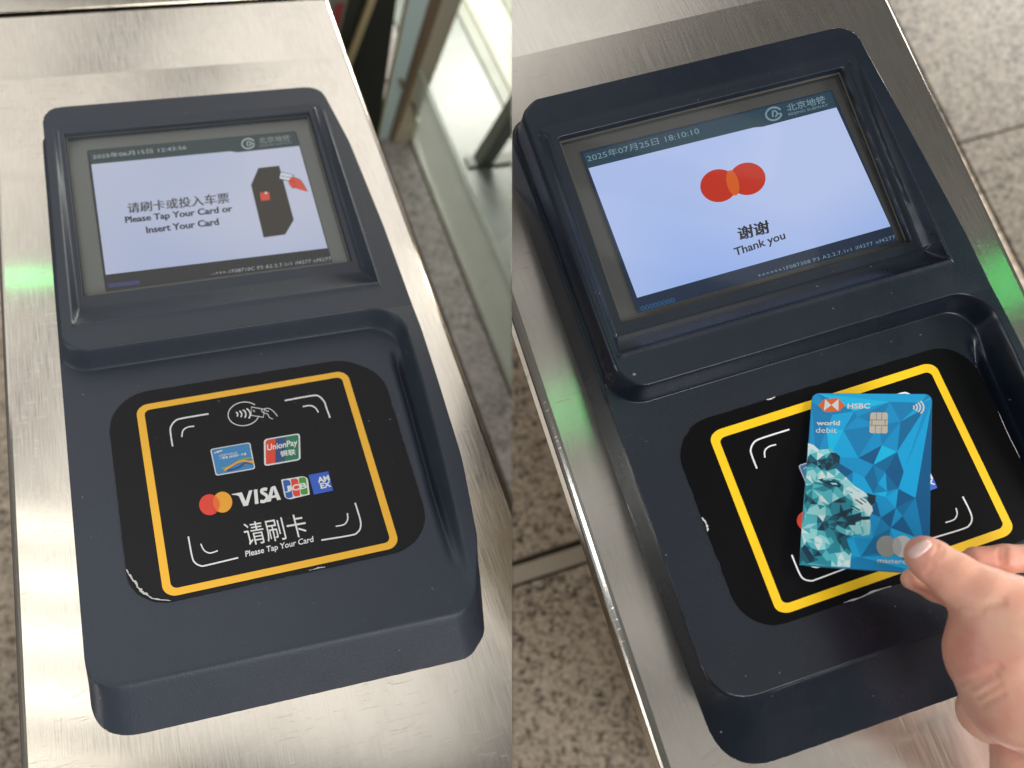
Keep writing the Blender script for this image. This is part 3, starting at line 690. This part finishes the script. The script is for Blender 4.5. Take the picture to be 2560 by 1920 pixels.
cab_part('lid_gasket', box(-1.09, 1.12, 3.976, 3.999, -.5, .02), M['rubber'], cl, 'L')
cab_part('body', box(-1.06, 1.09, -2.35, 6.15, -8.2, -.502), M['steel_L'], cl, 'L')
cr = thing('gate_cabinet', 'R', 'duller scratched steel ticket gate cabinet under the dark navy reader', 'ticket gate', (0, 0, -8.2))
cab_part('top_panel', prism([(-1.085, -2.2), (1.10, -2.2), (1.225, 2.28), (-1.00, 2.28)], -.12, 0, .034, 4, True), M['steel_R'], cr, 'R')
cab_part('rear_panel', prism([(-1.00, 2.28), (1.225, 2.28), (1.28, 4.6), (-.98, 4.6)], -.6, lambda x, y: -(y - 2.28) * .16, .03, 4, True), M['steel_R'], cr, 'R')
cab_part('body', prism([(.75, -2.1), (1.0, -2.1), (1.15, 4.4), (.8, 4.4)], -8.2, -.13), M['steel_R'], cr, 'R')

# ------------------------------------------------------------------ floors
ZF = -8.2
def floor(k, name='floor'):
    bm = box(-14, 16, -6, 22, ZF - .8, ZF - .12)
    o = finish(name, mesh_from(bm, name, k, True), M['joint'], None, k=k, kind='structure'); return o
def tile(fl, k, quad, m, dz=0., name='tile'):
    o = finish(name, mesh_from(prism(quad, ZF - .115, ZF + dz, .012, 1), name, k, True), m, fl)
    return o
FL = floor('L'); FR = floor('R')
g = .03
for j in range(1):
    y0 = -5; y1 = 21
    tile(FL, 'L', [(3.8, y0), (4.35, y0), (4.35, y1), (3.8, y1)], M['granite_L'])
    tile(FL, 'L', [(1.0, y0), (3.8 - g, y0), (3.8 - g, y1), (1.0, y1)], M['shaded_floor'])
    for i in range(3): tile(FL, 'L', [(-9 + i * 3.3, y0), (-9 + (i + 1) * 3.3 - g, y0), (-9 + (i + 1) * 3.3 - g, y1), (-9 + i * 3.3, y1)], M['granite_R'])
tile(FL, 'L', [(4.38, -6), (5.0, -6), (5.0, 21), (4.38, 21)], M['granite_L'])
tile(FL, 'L', [(5.03, -6), (6.42, -6), (6.42, 21), (5.03, 21)], M['floor_blue'])
tile(FL, 'L', [(6.25 + .2, -6), (6.72, -6), (6.72, 21), (6.45, 21)], M['floor_sage'])
tile(FL, 'L', [(6.75, 12.6), (7.55, 12.6), (7.55, 21), (6.75, 21)], M['floor_sunlit'])
tile(FL, 'L', [(7.58, 12.6), (7.9, 12.6), (7.9, 21), (7.58, 21)], M['floor_sage']); tile(FL, 'L', [(7.93, 12.6), (11, 12.6), (11, 21), (7.93, 21)], M['floor_sunlit'])
tile(FL, 'L', [(6.75, -6), (11, -6), (11, 12.57), (6.75, 12.57)], M['floor_blue'])
for (x0, x1, y0, y1, mm) in ((-6, 7.5, 1.1, 9, 'R'), (-6, 7.5, -5, .80, 'R'), (7.55, 14, 4.745, 13, 'P'), (7.55, 14, -5, 4.72, 'P'), (-6, 7.5, 9.05, 16, 'R'), (7.55, 14, 13.05, 18, 'P')):
    tile(FR, 'R', [(x0, y0), (x1, y0), (x1, y1), (x0, y1)], M['granite_R' if mm == 'R' else 'granite_Rp'])
tile(FR, 'R', [(-6, .83), (7.5, .83), (7.5, 1.03), (-6, 1.03)], M['strip_metal'], .01, 'floor_strip')

# ------------------------------------------------------------------ left background
def part(name, bm, m, root, k='L', cut=True, label=None): return finish(name, mesh_from(bm, name, k, cut), m, root, label=label)
dk = thing('gate_cabinet', 'L', 'dark far cabinet side with a red mark, behind the bright steel one', 'ticket gate', (3.3, 13.2, ZF))
part('side_panel', shear_box(1.6, 3.78, 2.3, 4.15, 12.36, 12.9, ZF, -3.5), M['dark_panel'], dk)
part('light_panel', shear_box(1.2, 2.55, 2.0, 3.52, 12.30, 12.355, ZF, -5.27 + 1.6), M['mid_panel'], dk)
part('brass_trim', shear_box(2.55, 2.66, 4.02, 4.14, 12.2, 12.29, ZF, -3.6), M['brass'], dk)
part('red_mark', shear_box(2.88, 3.02, 2.98, 3.12, 12.27, 12.298, -5.76, -5.3), M['red_mark'], dk)
gp = thing('gate_post', 'L', 'tall champagne metal post with a dark bronze edge and clamps, beside the steel cabinet', 'post', (4.2, 12.3, ZF))
part('edge_strip', shear_box(3.99, 4.08, 4.90, 5.02, 12.26, 12.7, ZF, -4.2), M['post_brown'], gp)
part('post_face', shear_box(4.08, 4.36, 4.98, 5.5, 12.28, 12.62, ZF, -3.9), M['post_face'], gp)
part('base_block', shear_box(4.05, 4.42, 4.16, 4.55, 12.22, 12.6, ZF, -7.75, .02), M['post_face'], gp)
part('clamp', shear_box(4.13, 4.20, 4.08, 4.15, 12.18, 12.25, -7.0, -6.80, .01), M['post_brown'], gp); part('clamp', shear_box(4.42, 4.48, 4.32, 4.38, 12.18, 12.25, -7.65, -7.32, .01), M['post_brown'], gp)
gd = thing('glass_flap', 'L', 'narrow pale cyan glass flap between dark cabinet and champagne post', 'gate flap', (3.9, 12.4, ZF))
M['cyan_glass'] = mat('frosted_cyan_glass', (.68, .84, .82), .25)
part('pane', shear_box(3.79, 3.985, 4.42, 4.87, 12.38, 12.45, ZF, -3.9), M['cyan_glass'], gd)
part('pane_edge', shear_box(3.765, 3.788, 4.39, 4.42, 12.36, 12.46, ZF, -3.9), M['brass'], gd)
gb = thing('glass_barrier', 'L', 'long low sheet of greenish glass standing on the floor beyond the granite strip', 'glass barrier', (4.4, 10, ZF))
part('pane', box(4.40, 4.46, -3, 12.2, ZF + .05, ZF + 1.6), M['barrier_glass'], gb)
part('floor_rail', box(4.385, 4.475, -3, 12.2, ZF, ZF + .05), M['rail'], gb)

gq = thing('gate_post', 'L', 'leaning grey metal post on a flat foot, right of the glass barrier', 'post', (5.5, 11.4, ZF))
part('shaft', shear_box(5.38, 5.66, 6.75, 7.15, 11.3, 11.6, ZF, -5.0), M['grey_post'], gq)
part('foot', shear_box(5.22, 6.2, 5.23, 6.2, 11.3, 11.6, ZF, ZF + .05, .01), M['grey_post'], gq)

# ------------------------------------------------------------------ bank card
CC = [Vector(c) * U for c in ((-.046, .384, .237), (.289, .199, .436), (-.054, -.382, .502), (-.405, -.222, .306))]
ctr = sum(CC, Vector()) / 4
ex = ((CC[1] - CC[0]) + (CC[2] - CC[3])) / 2; ey = ((CC[0] - CC[3]) + (CC[1] - CC[2])) / 2
cw, ch = ex.length, ey.length; ex.normalize(); ez = ex.cross(ey).normalized(); ey = ez.cross(ex)
card = bpy.data.objects.new('bank_card', None); C.objects.link(card); card.empty_display_size = .02
lm = Matrix((ex, ey, ez)).transposed().to_4x4(); lm.translation = ctr
card.matrix_world = G['R'] @ lm; card['category'] = 'bank card'
card['label'] = 'turquoise bank card with a faceted lion head, held by the thumb over the navy reader'
def on_card(name, me, m, label=None, smooth_=False, parent=None):
    o = bpy.data.objects.new(name, me); C.objects.link(o)
    for x in (m if isinstance(m, list) else [m]): me.materials.append(x)
    o.parent = parent or card
    if label: o['label'] = label
    return o
hx, hy = cw / 2, ch / 2
bm = bmesh.new(); th = .0008; ol = rbox_outline(-hx, hx, -hy, hy, .0034, 6)
A = [bm.verts.new((x, y, -th)) for x, y in ol]; B = [bm.verts.new((x, y, 0)) for x, y in ol]
bm.faces.new(A[::-1]); bm.faces.new(B)
for i in range(len(ol)): bm.faces.new((A[i], A[(i + 1) % len(ol)], B[(i + 1) % len(ol)], B[i]))
M['card_body'] = mat('card_blue', (.0, .19, .40), .32)
on_card('card_body', mesh_from(bm, 'card_body'), M['card_body'])
CA = [(246, 62), (1242, 98), (1186, 1560), (112, 1518)]
cm = hom(CA, [(-hx, hy), (hx, hy), (hx, -hy), (-hx, -hy)])
class CS:
    k = 'R'
    def pt(s, p, dz):
        x, y = cm(p); return (x / U, y / U, dz)
    def amap(s, p): return cm(p)
CSf = CS()
def cink(name, polys, dz, m, label=None): return on_card(name, flat_mesh(name, polys, CSf, dz / U), m, label)
def ctext(s, bl, br, tl, m, dz, bold=0.):
    o = text('lettering', s, CSf, bl, br, tl, m, None, dz / U, bold); o.matrix_world = Matrix(); o.parent = card; return o
blues = [mat('card_facet_blue', c, .33, 0, .4) for c in ((.0, .18, .42), (.0, .26, .58), (.0, .35, .74), (.0, .46, .90), (.0, .60, 1.0), (.0, .12, .32))]
teals = [mat('lion_facet', c, .33, 0, .4) for c in ((.002, .045, .09), (.006, .12, .19), (.02, .30, .40), (.10, .58, .66), (.38, .84, .88), (.80, .97, .98), (.005, .035, .07))]
LION = [(205, 485), (250, 500), (300, 545), (345, 540), (395, 530), (440, 570), (478, 600), (470, 660), (440, 700), (520, 770), (600, 850), (680, 900), (770, 925), (765, 985), (735, 1010), (745, 1050),
        (715, 1100), (722, 1170), (712, 1250), (650, 1262), (560, 1260), (520, 1290), (560, 1400), (545, 1525), (112, 1518), (140, 1180), (175, 830)]
def in_poly(p, poly):
    c = False; n = len(poly)
    for i in range(n):
        (x0, y0), (x1, y1) = poly[i], poly[(i + 1) % n]
        if (y0 > p[1]) != (y1 > p[1]) and p[0] < (x1 - x0) * (p[1] - y0) / (y1 - y0) + x0: c = not c
    return c
def facets(name, boundary, pts, keep, mats, weights, dz, seed, rad_bias=None):
    rg = random.Random(seed); V = [Vector(p) for p in boundary] + [Vector(p) for p in pts]
    n = len(boundary); E = [(i, (i + 1) % n) for i in range(n)]
    r_ = delaunay_2d_cdt(V, E, [], 1, 1e-4)
    vv, ff = r_[0], r_[2]
    P_ = [CSf.pt((v.x, v.y), dz / U) for v in vv]
    me = bpy.data.meshes.new(name); me.from_pydata([tuple(c * U for c in q) for q in P_], [], [tuple(f) for f in ff]); me.update()
    o = on_card(name, me, list(mats))
    prev = 0
    for pl, f in zip(me.polygons, ff):
        c = sum((vv[i] for i in f), Vector((0, 0))) / len(f)
        w_ = weights((c.x, c.y)); pl.material_index = rg.choices(range(len(mats)), w_)[0]
    return o
rg = random.Random(11)
def scatter(n, box_, test, mind, seed, stretch=(1, 1), ang=0.):
    r_ = random.Random(seed); out = []; c, s_ = math.cos(ang), math.sin(ang)
    for _ in range(n * 60):
        p = (r_.uniform(box_[0], box_[2]), r_.uniform(box_[1], box_[3]))
        def far(q):
            dx, dy = p[0] - q[0], p[1] - q[1]; u, v = dx * c + dy * s_, -dx * s_ + dy * c
            return (u / stretch[0]) ** 2 + (v / stretch[1]) ** 2 > mind ** 2
        if test(p) and all(far(q) for q in out): out.append(p)
        if len(out) >= n: break
    return out
inset = [lerp2(CA, u, v) for u, v in rbox_outline(.003, .997, .002, .998, .05, 4)]
bgp = []
rb = random.Random(23)
for rad, n_ in ((70, 5), (190, 8), (330, 11), (500, 15), (700, 19), (900, 22)):
    off = rb.uniform(0, 6.28)
    for i in range(n_):
        a_ = off + (i + rb.uniform(-.32, .32)) / n_ * 6.283; q_ = rad * rb.uniform(.82, 1.18)
        p = (800 + q_ * math.cos(a_) * .8, 900 + q_ * math.sin(a_) * 1.15)
        if in_poly(p, [lerp2(CA, u, v) for u, v in ((.03, .02), (.97, .02), (.97, .98), (.03, .98))]): bgp.append(p)
def wbg(c):
    t = (c[0] - 150) / 1050; up_ = 1 - (c[1] - 60) / 1500
    if c[1] < 420 and c[0] < 560: return (0, 3, 5, 2, .0, 0)
    return (1.2, 2, 3, 2.4 + t * 1.5, .6 + t * 2 * up_, 1.0 + (1 - up_))
facets('facet_background', inset, bgp, None, blues, wbg, .00006, 4)
hx_ = scatter(190, (112, 485, 775, 1525), lambda p: in_poly(p, LION), 25, 31, (2.1, .8), .35)
ANCH = [(250, 520, 5), (340, 570, 4), (300, 760, 5), (230, 780, 4), (560, 880, 5), (660, 920, 5), (640, 1000, 4), (700, 1040, 5), (300, 950, 5), (340, 1060, 3), (280, 1090, 4), (150, 1250, 5), (300, 1310, 5),
        (210, 1210, 3), (530, 1450, 5), (620, 1200, 4), (690, 1170, 4), (420, 920, 3), (260, 1350, 4), (430, 610, 0), (230, 650, 1), (380, 700, 0), (420, 830, 0), (340, 820, 1), (500, 1060, 0), (580, 1130, 0),
        (450, 1130, 1), (240, 960, 1), (440, 990, 1), (740, 960, 0), (330, 1170, 1), (400, 1250, 2), (160, 1400, 0), (570, 1380, 1), (250, 1440, 1), (520, 1000, 2), (200, 900, 2), (480, 1300, 1), (380, 1400, 3), (300, 1500, 2), (500, 800, 4), (400, 760, 4), (200, 1080, 3)]
def wl(c):
    x, y = c; k = 0; t = 0
    for ax_c, ay_c, v in ANCH:
        w_ = 1 / ((x - ax_c) ** 2 + ((y - ay_c) * 1.4) ** 2 + 200) ** 2; k += w_; t += w_ * v
    t /= k
    return [math.exp(-((i - t) / 1.0) ** 2) for i in range(6)] + [math.exp(-(t / 1.2) ** 2) * .6]
LB = [p for p in LION]
facets('lion_head', LB, hx_, None, teals, wl, .00012, 8)
D = teals[6]; Wt = teals[5]; T4 = teals[4]
cink('lion_eye', [spline([(330, 812), (380, 805), (440, 808), (480, 835), (470, 860), (430, 852), (370, 838), (330, 812)], 4)], .00018, D); cink('lion_eye', [[(390, 822), (440, 822), (455, 838), (410, 838)]], .00022, T4)
cink('lion_nose', [[(690, 905), (770, 925), (765, 985), (725, 1010), (720, 960)]], .00018, D)
cink('lion_mouth', [spline([(560, 1120), (620, 1105), (680, 1100), (715, 1100), (712, 1125), (640, 1130), (575, 1145), (560, 1120)], 4)] + stroke([(440, 1130), (520, 1060), (580, 1040)], 14), .00018, D)
cink('lion_brow', stroke(spline([(330, 795), (400, 782), (480, 800), (560, 850), (640, 900)]), 12), .00018, T4)
cink('lion_snout', [[(540, 900), (600, 920), (690, 960), (740, 1020), (720, 1060), (640, 1020), (580, 960)]], .00015, Wt)
cink('lion_snout', stroke([(600, 960), (660, 1000)], 10) + stroke([(640, 950), (690, 985)], 8) + stroke([(560, 1010), (640, 1050)], 9), .00020, D)
cink('lion_beard', [[(600, 1150), (640, 1140), (620, 1250), (590, 1240)], [(650, 1140), (690, 1130), (700, 1200), (670, 1255)], [(700, 1130), (722, 1160), (710, 1240)]], .00016, T4)
# lettering and marks
Wm = M['white']
cink('hexagon_logo', [[(298, 168), (350, 118), (470, 112), (525, 172), (478, 222), (352, 226)]], .00018, M['redorange'])
cink('hexagon_logo', [[(358, 118), (410, 170), (345, 216)], [(474, 118), (410, 170), (470, 220)]], .00026, Wm)
ctext('HSBC', (545, 203), (735, 206), (548, 158), Wm, .0002, .028)
ctext('world', (280, 337), (480, 341), (282, 298), Wm, .0002, .03); ctext('debit', (273, 400), (452, 404), (276, 354), Wm, .0002)
wv = []
for i, r_ in enumerate((22, 44, 66, 90)): wv += stroke(ellipse(1068 + i * 3, 205 - i * 0, r_ + 6, (r_ + 6) * .75, 10, -44, 44), 12)
cink('contactless_symbol', wv, .0002, Wm)
cq = [(737, 238), (882, 242), (876, 416), (725, 410)]
cink('chip', [quad_round(cq, .12)], .0002, M['chip'])
gl_ = []
for a, b in (((0, .36), (1, .36)), ((0, .62), (1, .62)), ((.36, 0), (.36, .36)), ((.66, 0), (.66, .36)), ((.33, .62), (.33, 1)), ((.66, .68), (.66, 1)), ((.12, .36), (.12, .62)), ((.86, .36), (.86, .62))): gl_ += stroke([lerp2(cq, *a), lerp2(cq, *b)], 3.5)
cink('chip_grooves', gl_, .00028, M['chipline'])
cink('circle', [ellipse(852, 1343, 84, 88)], .0002, M['grey_print']); cink('circle', [ellipse(985, 1343, 84, 90)], .0002 + .00006, M['pale_grey_print'])
cink('overlap', [ellipse(936, 1343, 37, 72)], .00034, mat('mid_grey_print', (.48, .47, .46), .4))
ctext('mastercard', (775, 1478), (1100, 1486), (776, 1440), Wm, .0002, .008)

# ------------------------------------------------------------------ hand
NODES = {'t0': (-0.01791, -0.03959, 0.08621, 0.00712), 't1': (-0.01598, -0.04293, 0.08667, 0.00831), 't2': (-0.01038, -0.05227, 0.08822, 0.00969), 't3': (-0.00456, -0.06146, 0.08984, 0.01116), 't4': (0.00366, -0.07716, 0.08582, 0.01964), 'p1': (0.00104, -0.08567, 0.08078, 0.02302), 'p2': (0.00722, -0.1002, 0.07566, 0.02643), 'w1': (0.02881, -0.11392, 0.07364, 0.03381), 'w2': (0.04954, -0.13893, 0.07036, 0.03381), 'i0': (-0.01717, -0.04777, 0.0671, 0.00426), 'i1': (-0.0063, -0.05429, 0.06303, 0.00557), 'i2': (0.00951, -0.06602, 0.0584, 0.00702), 'i3': (0.02329, -0.07934, 0.05504, 0.00962), 'm0': (0.01911, -0.04889, 0.05665, 0.00546), 'm1': (0.0314, -0.05296, 0.05777, 0.00598), 'm2': (0.05004, -0.05837, 0.05971, 0.0065), 'm3': (0.05661, -0.07706, 0.0577, 0.01035), 'f0': (0.00036, -0.10831, 0.04352, 0.01055), 'f1': (0.00324, -0.1112, 0.04428, 0.01136), 'f2': (0.01037, -0.11045, 0.05006, 0.01265), 'g0': (0.0153, -0.1268, 0.03361, 0.01137), 'g1': (0.01085, -0.14613, 0.02724, 0.01234), 'g2': (0.01194, -0.16274, 0.02268, 0.01299)}
CHAINS = [(['t0', 't1', 't2', 't3', 't4'], 0.006), (['t4', 'p1', 'p2', 'w1', 'w2'], 0.01), (['i0', 'i1', 'i2', 'i3'], 0.002), (['m0', 'm1', 'm2', 'm3'], 0.002), (['f0', 'f1', 'f2'], 0.0015), (['g0', 'g1', 'g2'], 0.0015)]
VIEW = Vector([0.4775, -0.0706, -0.8758])
def surface_nets(F, org, h):
    ins = F < 0; nx, ny, nz = F.shape
    c = np.zeros((nx - 1, ny - 1, nz - 1), int)
    for a in (0, 1):
        for b in (0, 1):
            for d in (0, 1): c += ins[a:nx - 1 + a, b:ny - 1 + b, d:nz - 1 + d]
    act = (c > 0) & (c < 8); ids = np.full(act.shape, -1); ids[act] = np.arange(act.sum())
    I = np.argwhere(act); acc = np.zeros((len(I), 3)); cnt = np.zeros(len(I))
    offs = [(a, b, d) for a in (0, 1) for b in (0, 1) for d in (0, 1)]
    for i, o1 in enumerate(offs):
        for o2 in offs[i + 1:]:
            if sum(abs(x - y) for x, y in zip(o1, o2)) != 1: continue
            f1 = F[I[:, 0] + o1[0], I[:, 1] + o1[1], I[:, 2] + o1[2]]; f2 = F[I[:, 0] + o2[0], I[:, 1] + o2[1], I[:, 2] + o2[2]]
            k = (f1 < 0) != (f2 < 0); t = np.where(k, f1 / np.where(k, f1 - f2, 1), 0)
            for ax in range(3): acc[:, ax] += np.where(k, o1[ax] + (o2[ax] - o1[ax]) * t, 0)
            cnt += k
    co = (I + acc / cnt[:, None]) * h + org
    Q = []
    for ax in range(3):
        s = [slice(1, -1)] * 3; s0 = list(s); s0[ax] = slice(0, -1); s1 = list(s); s1[ax] = slice(1, None)
        a_, b_ = ins[tuple(s0)], ins[tuple(s1)]; X = np.argwhere(a_ != b_); X = X + 1; X[:, ax] -= 1
        fl = a_[a_ != b_]
        o = [i for i in range(3) if i != ax]
        def cell(du, dv):
            Y = X.copy(); Y[:, o[0]] += du; Y[:, o[1]] += dv; return ids[Y[:, 0], Y[:, 1], Y[:, 2]]
        q = np.stack([cell(-1, -1), cell(0, -1), cell(0, 0), cell(-1, 0)], 1)
        flip = fl if ax != 1 else ~fl
        q[~flip] = q[~flip][:, ::-1]; Q.append(q)
    return co, np.concatenate(Q)
def cone_sdf(Pt, a, b, ra, rb):
    ba = b - a; t = np.clip(((Pt - a) @ ba) / (ba @ ba), 0, 1)
    return np.linalg.norm(Pt - a - t[..., None] * ba, axis=-1) - (ra + (rb - ra) * t)
def hand_field(Pt):
    D_ = None
    for names_, k in CHAINS:
        d = None
        for a, b in zip(names_[:-1], names_[1:]):
            A_, B_ = np.array(NODES[a]), np.array(NODES[b]); e = cone_sdf(Pt, A_[:3], B_[:3], A_[3], B_[3])
            d = e if d is None else smin(d, e, .003)
        D_ = d if D_ is None else smin(D_, d, k)
    return D_
al = np.array([NODES[n][:3] for n in NODES]); rl = np.array([NODES[n][3] for n in NODES])
lo = (al - rl[:, None]).min(0) - .004; hi = (al + rl[:, None]).max(0) + .004
hstep = .00105
ax_ = [np.arange(lo[i], hi[i] + hstep, hstep) for i in range(3)]
GX = np.stack(np.meshgrid(*ax_, indexing='ij'), -1)
co, qd = surface_nets(hand_field(GX.astype(np.float32)), lo, hstep)
def ray_surface(o_, d_):
    s = 0
    for _ in range(60):
        p = np.array(o_ + d_ * s, dtype=float)[None]; v = float(hand_field(p)[0])
        if abs(v) < 5e-5: break
        s += v * .9
        if s > 1.5: return None
    return o_ + d_ * s
C0 = G['R'].inverted() @ CAM
# skin folds: pressed into the surface along short lines
for line, depth, width in [([[-0.01885, -0.03863, 0.10217], [-0.01976, -0.04025, 0.10153], [-0.02142, -0.04173, 0.1008]], 0.00085, 0.0009), ([[-0.02254, -0.04486, 0.09969], [-0.02427, -0.04661, 0.09886], [-0.02671, -0.04767, 0.09811]], 0.00068, 0.0009), ([[-0.01713, -0.03995, 0.10211], [-0.01794, -0.04143, 0.10153], [-0.0193, -0.04273, 0.10091]], 0.00068, 0.0008), ([[-0.02098, -0.06285, 0.09483], [-0.01752, -0.06342, 0.09531], [-0.01217, -0.06577, 0.09564], [-0.00611, -0.06574, 0.09678], [-0.00045, -0.06704, 0.09746]], 0.00102, 0.0014), ([[-0.02052, -0.06533, 0.0942], [-0.01517, -0.06769, 0.09453], [-0.00919, -0.06793, 0.09558]], 0.00068, 0.0012), ([[-0.02555, -0.09017, 0.08615], [-0.02201, -0.09047, 0.08672], [-0.01587, -0.09017, 0.08795], [-0.00831, -0.08919, 0.08965]], 0.00102, 0.0013), ([[-0.02226, -0.0933, 0.08587], [-0.01714, -0.09238, 0.08709], [-0.01021, -0.09147, 0.08864]], 0.00102, 0.0012), ([[-0.02074, -0.0973, 0.085], [-0.01652, -0.09637, 0.08606], [-0.01006, -0.09501, 0.08765]], 0.00102, 0.0012), ([[-0.01976, -0.10112, 0.08409], [-0.01511, -0.09975, 0.08535], [-0.01008, -0.09909, 0.08648]], 0.00085, 0.0012), ([[0.00406, -0.04698, 0.10405], [0.00263, -0.04913, 0.10317], [0.00196, -0.05298, 0.10194]], 0.00068, 0.0009), ([[0.00588, -0.04759, 0.10422], [0.00442, -0.05002, 0.10325], [0.00383, -0.05361, 0.10211]], 0.00068, 0.0009)]:
    pts_ = []
    for a_, b_2 in zip(line[:-1], line[1:]):
        for q_ in range(8):
            d_ = (Vector(a_).lerp(Vector(b_2), q_ / 8) - C0).normalized(); h_ = ray_surface(C0, d_)
            if h_ is not None: pts_.append(np.array(h_))
    if not pts_: continue
    A_ = np.array(pts_); sel = np.where(np.linalg.norm(co - A_.mean(0), axis=1) < np.linalg.norm(A_ - A_.mean(0), axis=1).max() + width * 4)[0]
    dm = np.min(np.linalg.norm(co[sel][:, None] - A_[None], axis=2), axis=1)
    inward = np.array(VIEW)
    co[sel] += inward * (depth * np.exp(-(dm / width) ** 2))[:, None]
hm = bpy.data.meshes.new('hand_skin'); hm.from_pydata(co.tolist(), [], qd.tolist()); hm.update()
sk = mat('skin', (.80, .52, .41), .45)
N_, Lk_, b_ = nodes(sk)
b_.inputs['Subsurface Weight'].default_value = .22; b_.inputs['Subsurface Radius'].default_value = (.008, .003, .0015); b_.inputs['Subsurface Scale'].default_value = 1
f1 = noise(sk, 34, 4, .6); link(sk, ramp(sk, f1, [(.32, (.74, .31, .235)), (.5, (.77, .40, .29)), (.68, (.80, .48, .34))]), 'Base Color')
cr1 = noise(sk, 60, 5, .6, (.35, 1.3, 1), .6); pr = bump(sk, cr1, .38, .002); fine = noise(sk, 900, 2, .5); bump(sk, fine, .15, .0003, pr)
hand = finish('person', hm, sk, None, k='R', smooth=True)
hand['label'] = 'bare right hand reaching in, thumb pinching the turquoise card'; hand['category'] = 'person'
# thumbnail
t0, t1, t2 = (Vector(NODES[n][:3]) for n in ('t0', 't1', 't2'))
NAILC = hand_nail = None
nail_uv = [[-0.03192, -0.0372, 0.10013], [-0.02322, -0.03403, 0.10267], [-0.01945, -0.03761, 0.10234], [-0.02902, -0.04125, 0.09951]]
npts = []
rows = 14
for i in range(rows + 1):
    for j in range(rows + 1):
        # corners: tl, tr, br, bl points in front of the thumb
        q = [Vector(c) for c in nail_uv]; u, v = i / rows, j / rows
        # superellipse-ish mapping of the square to a nail plate
        a, b = 2 * u - 1, 2 * v - 1
        a2 = a * math.sqrt(1 - b * b * .42); b2 = b * math.sqrt(1 - a * a * .42); u, v = (a2 + 1) / 2, (b2 + 1) / 2
        p = (q[0] * (1 - u) + q[1] * u) * (1 - v) + (q[3] * (1 - u) + q[2] * u) * v
        hit = ray_surface(C0, (p - C0).normalized()); lift = .0009 * (1 - max(abs(a), abs(b)) ** 5) - .0001
        npts.append(hit - (p - C0).normalized() * lift)
nf = [(i * (rows + 1) + j, (i + 1) * (rows + 1) + j, (i + 1) * (rows + 1) + j + 1, i * (rows + 1) + j + 1) for i in range(rows) for j in range(rows)]
nm_ = bpy.data.meshes.new('thumbnail'); nm_.from_pydata([tuple(p) for p in npts], [], nf); nm_.update()
no_ = finish('thumbnail', nm_, mat('nail', (.90, .60, .55), .22, 0, .6), hand, smooth=True)
for o in bpy.data.objects:
    if '_b' in o: del o['_b']
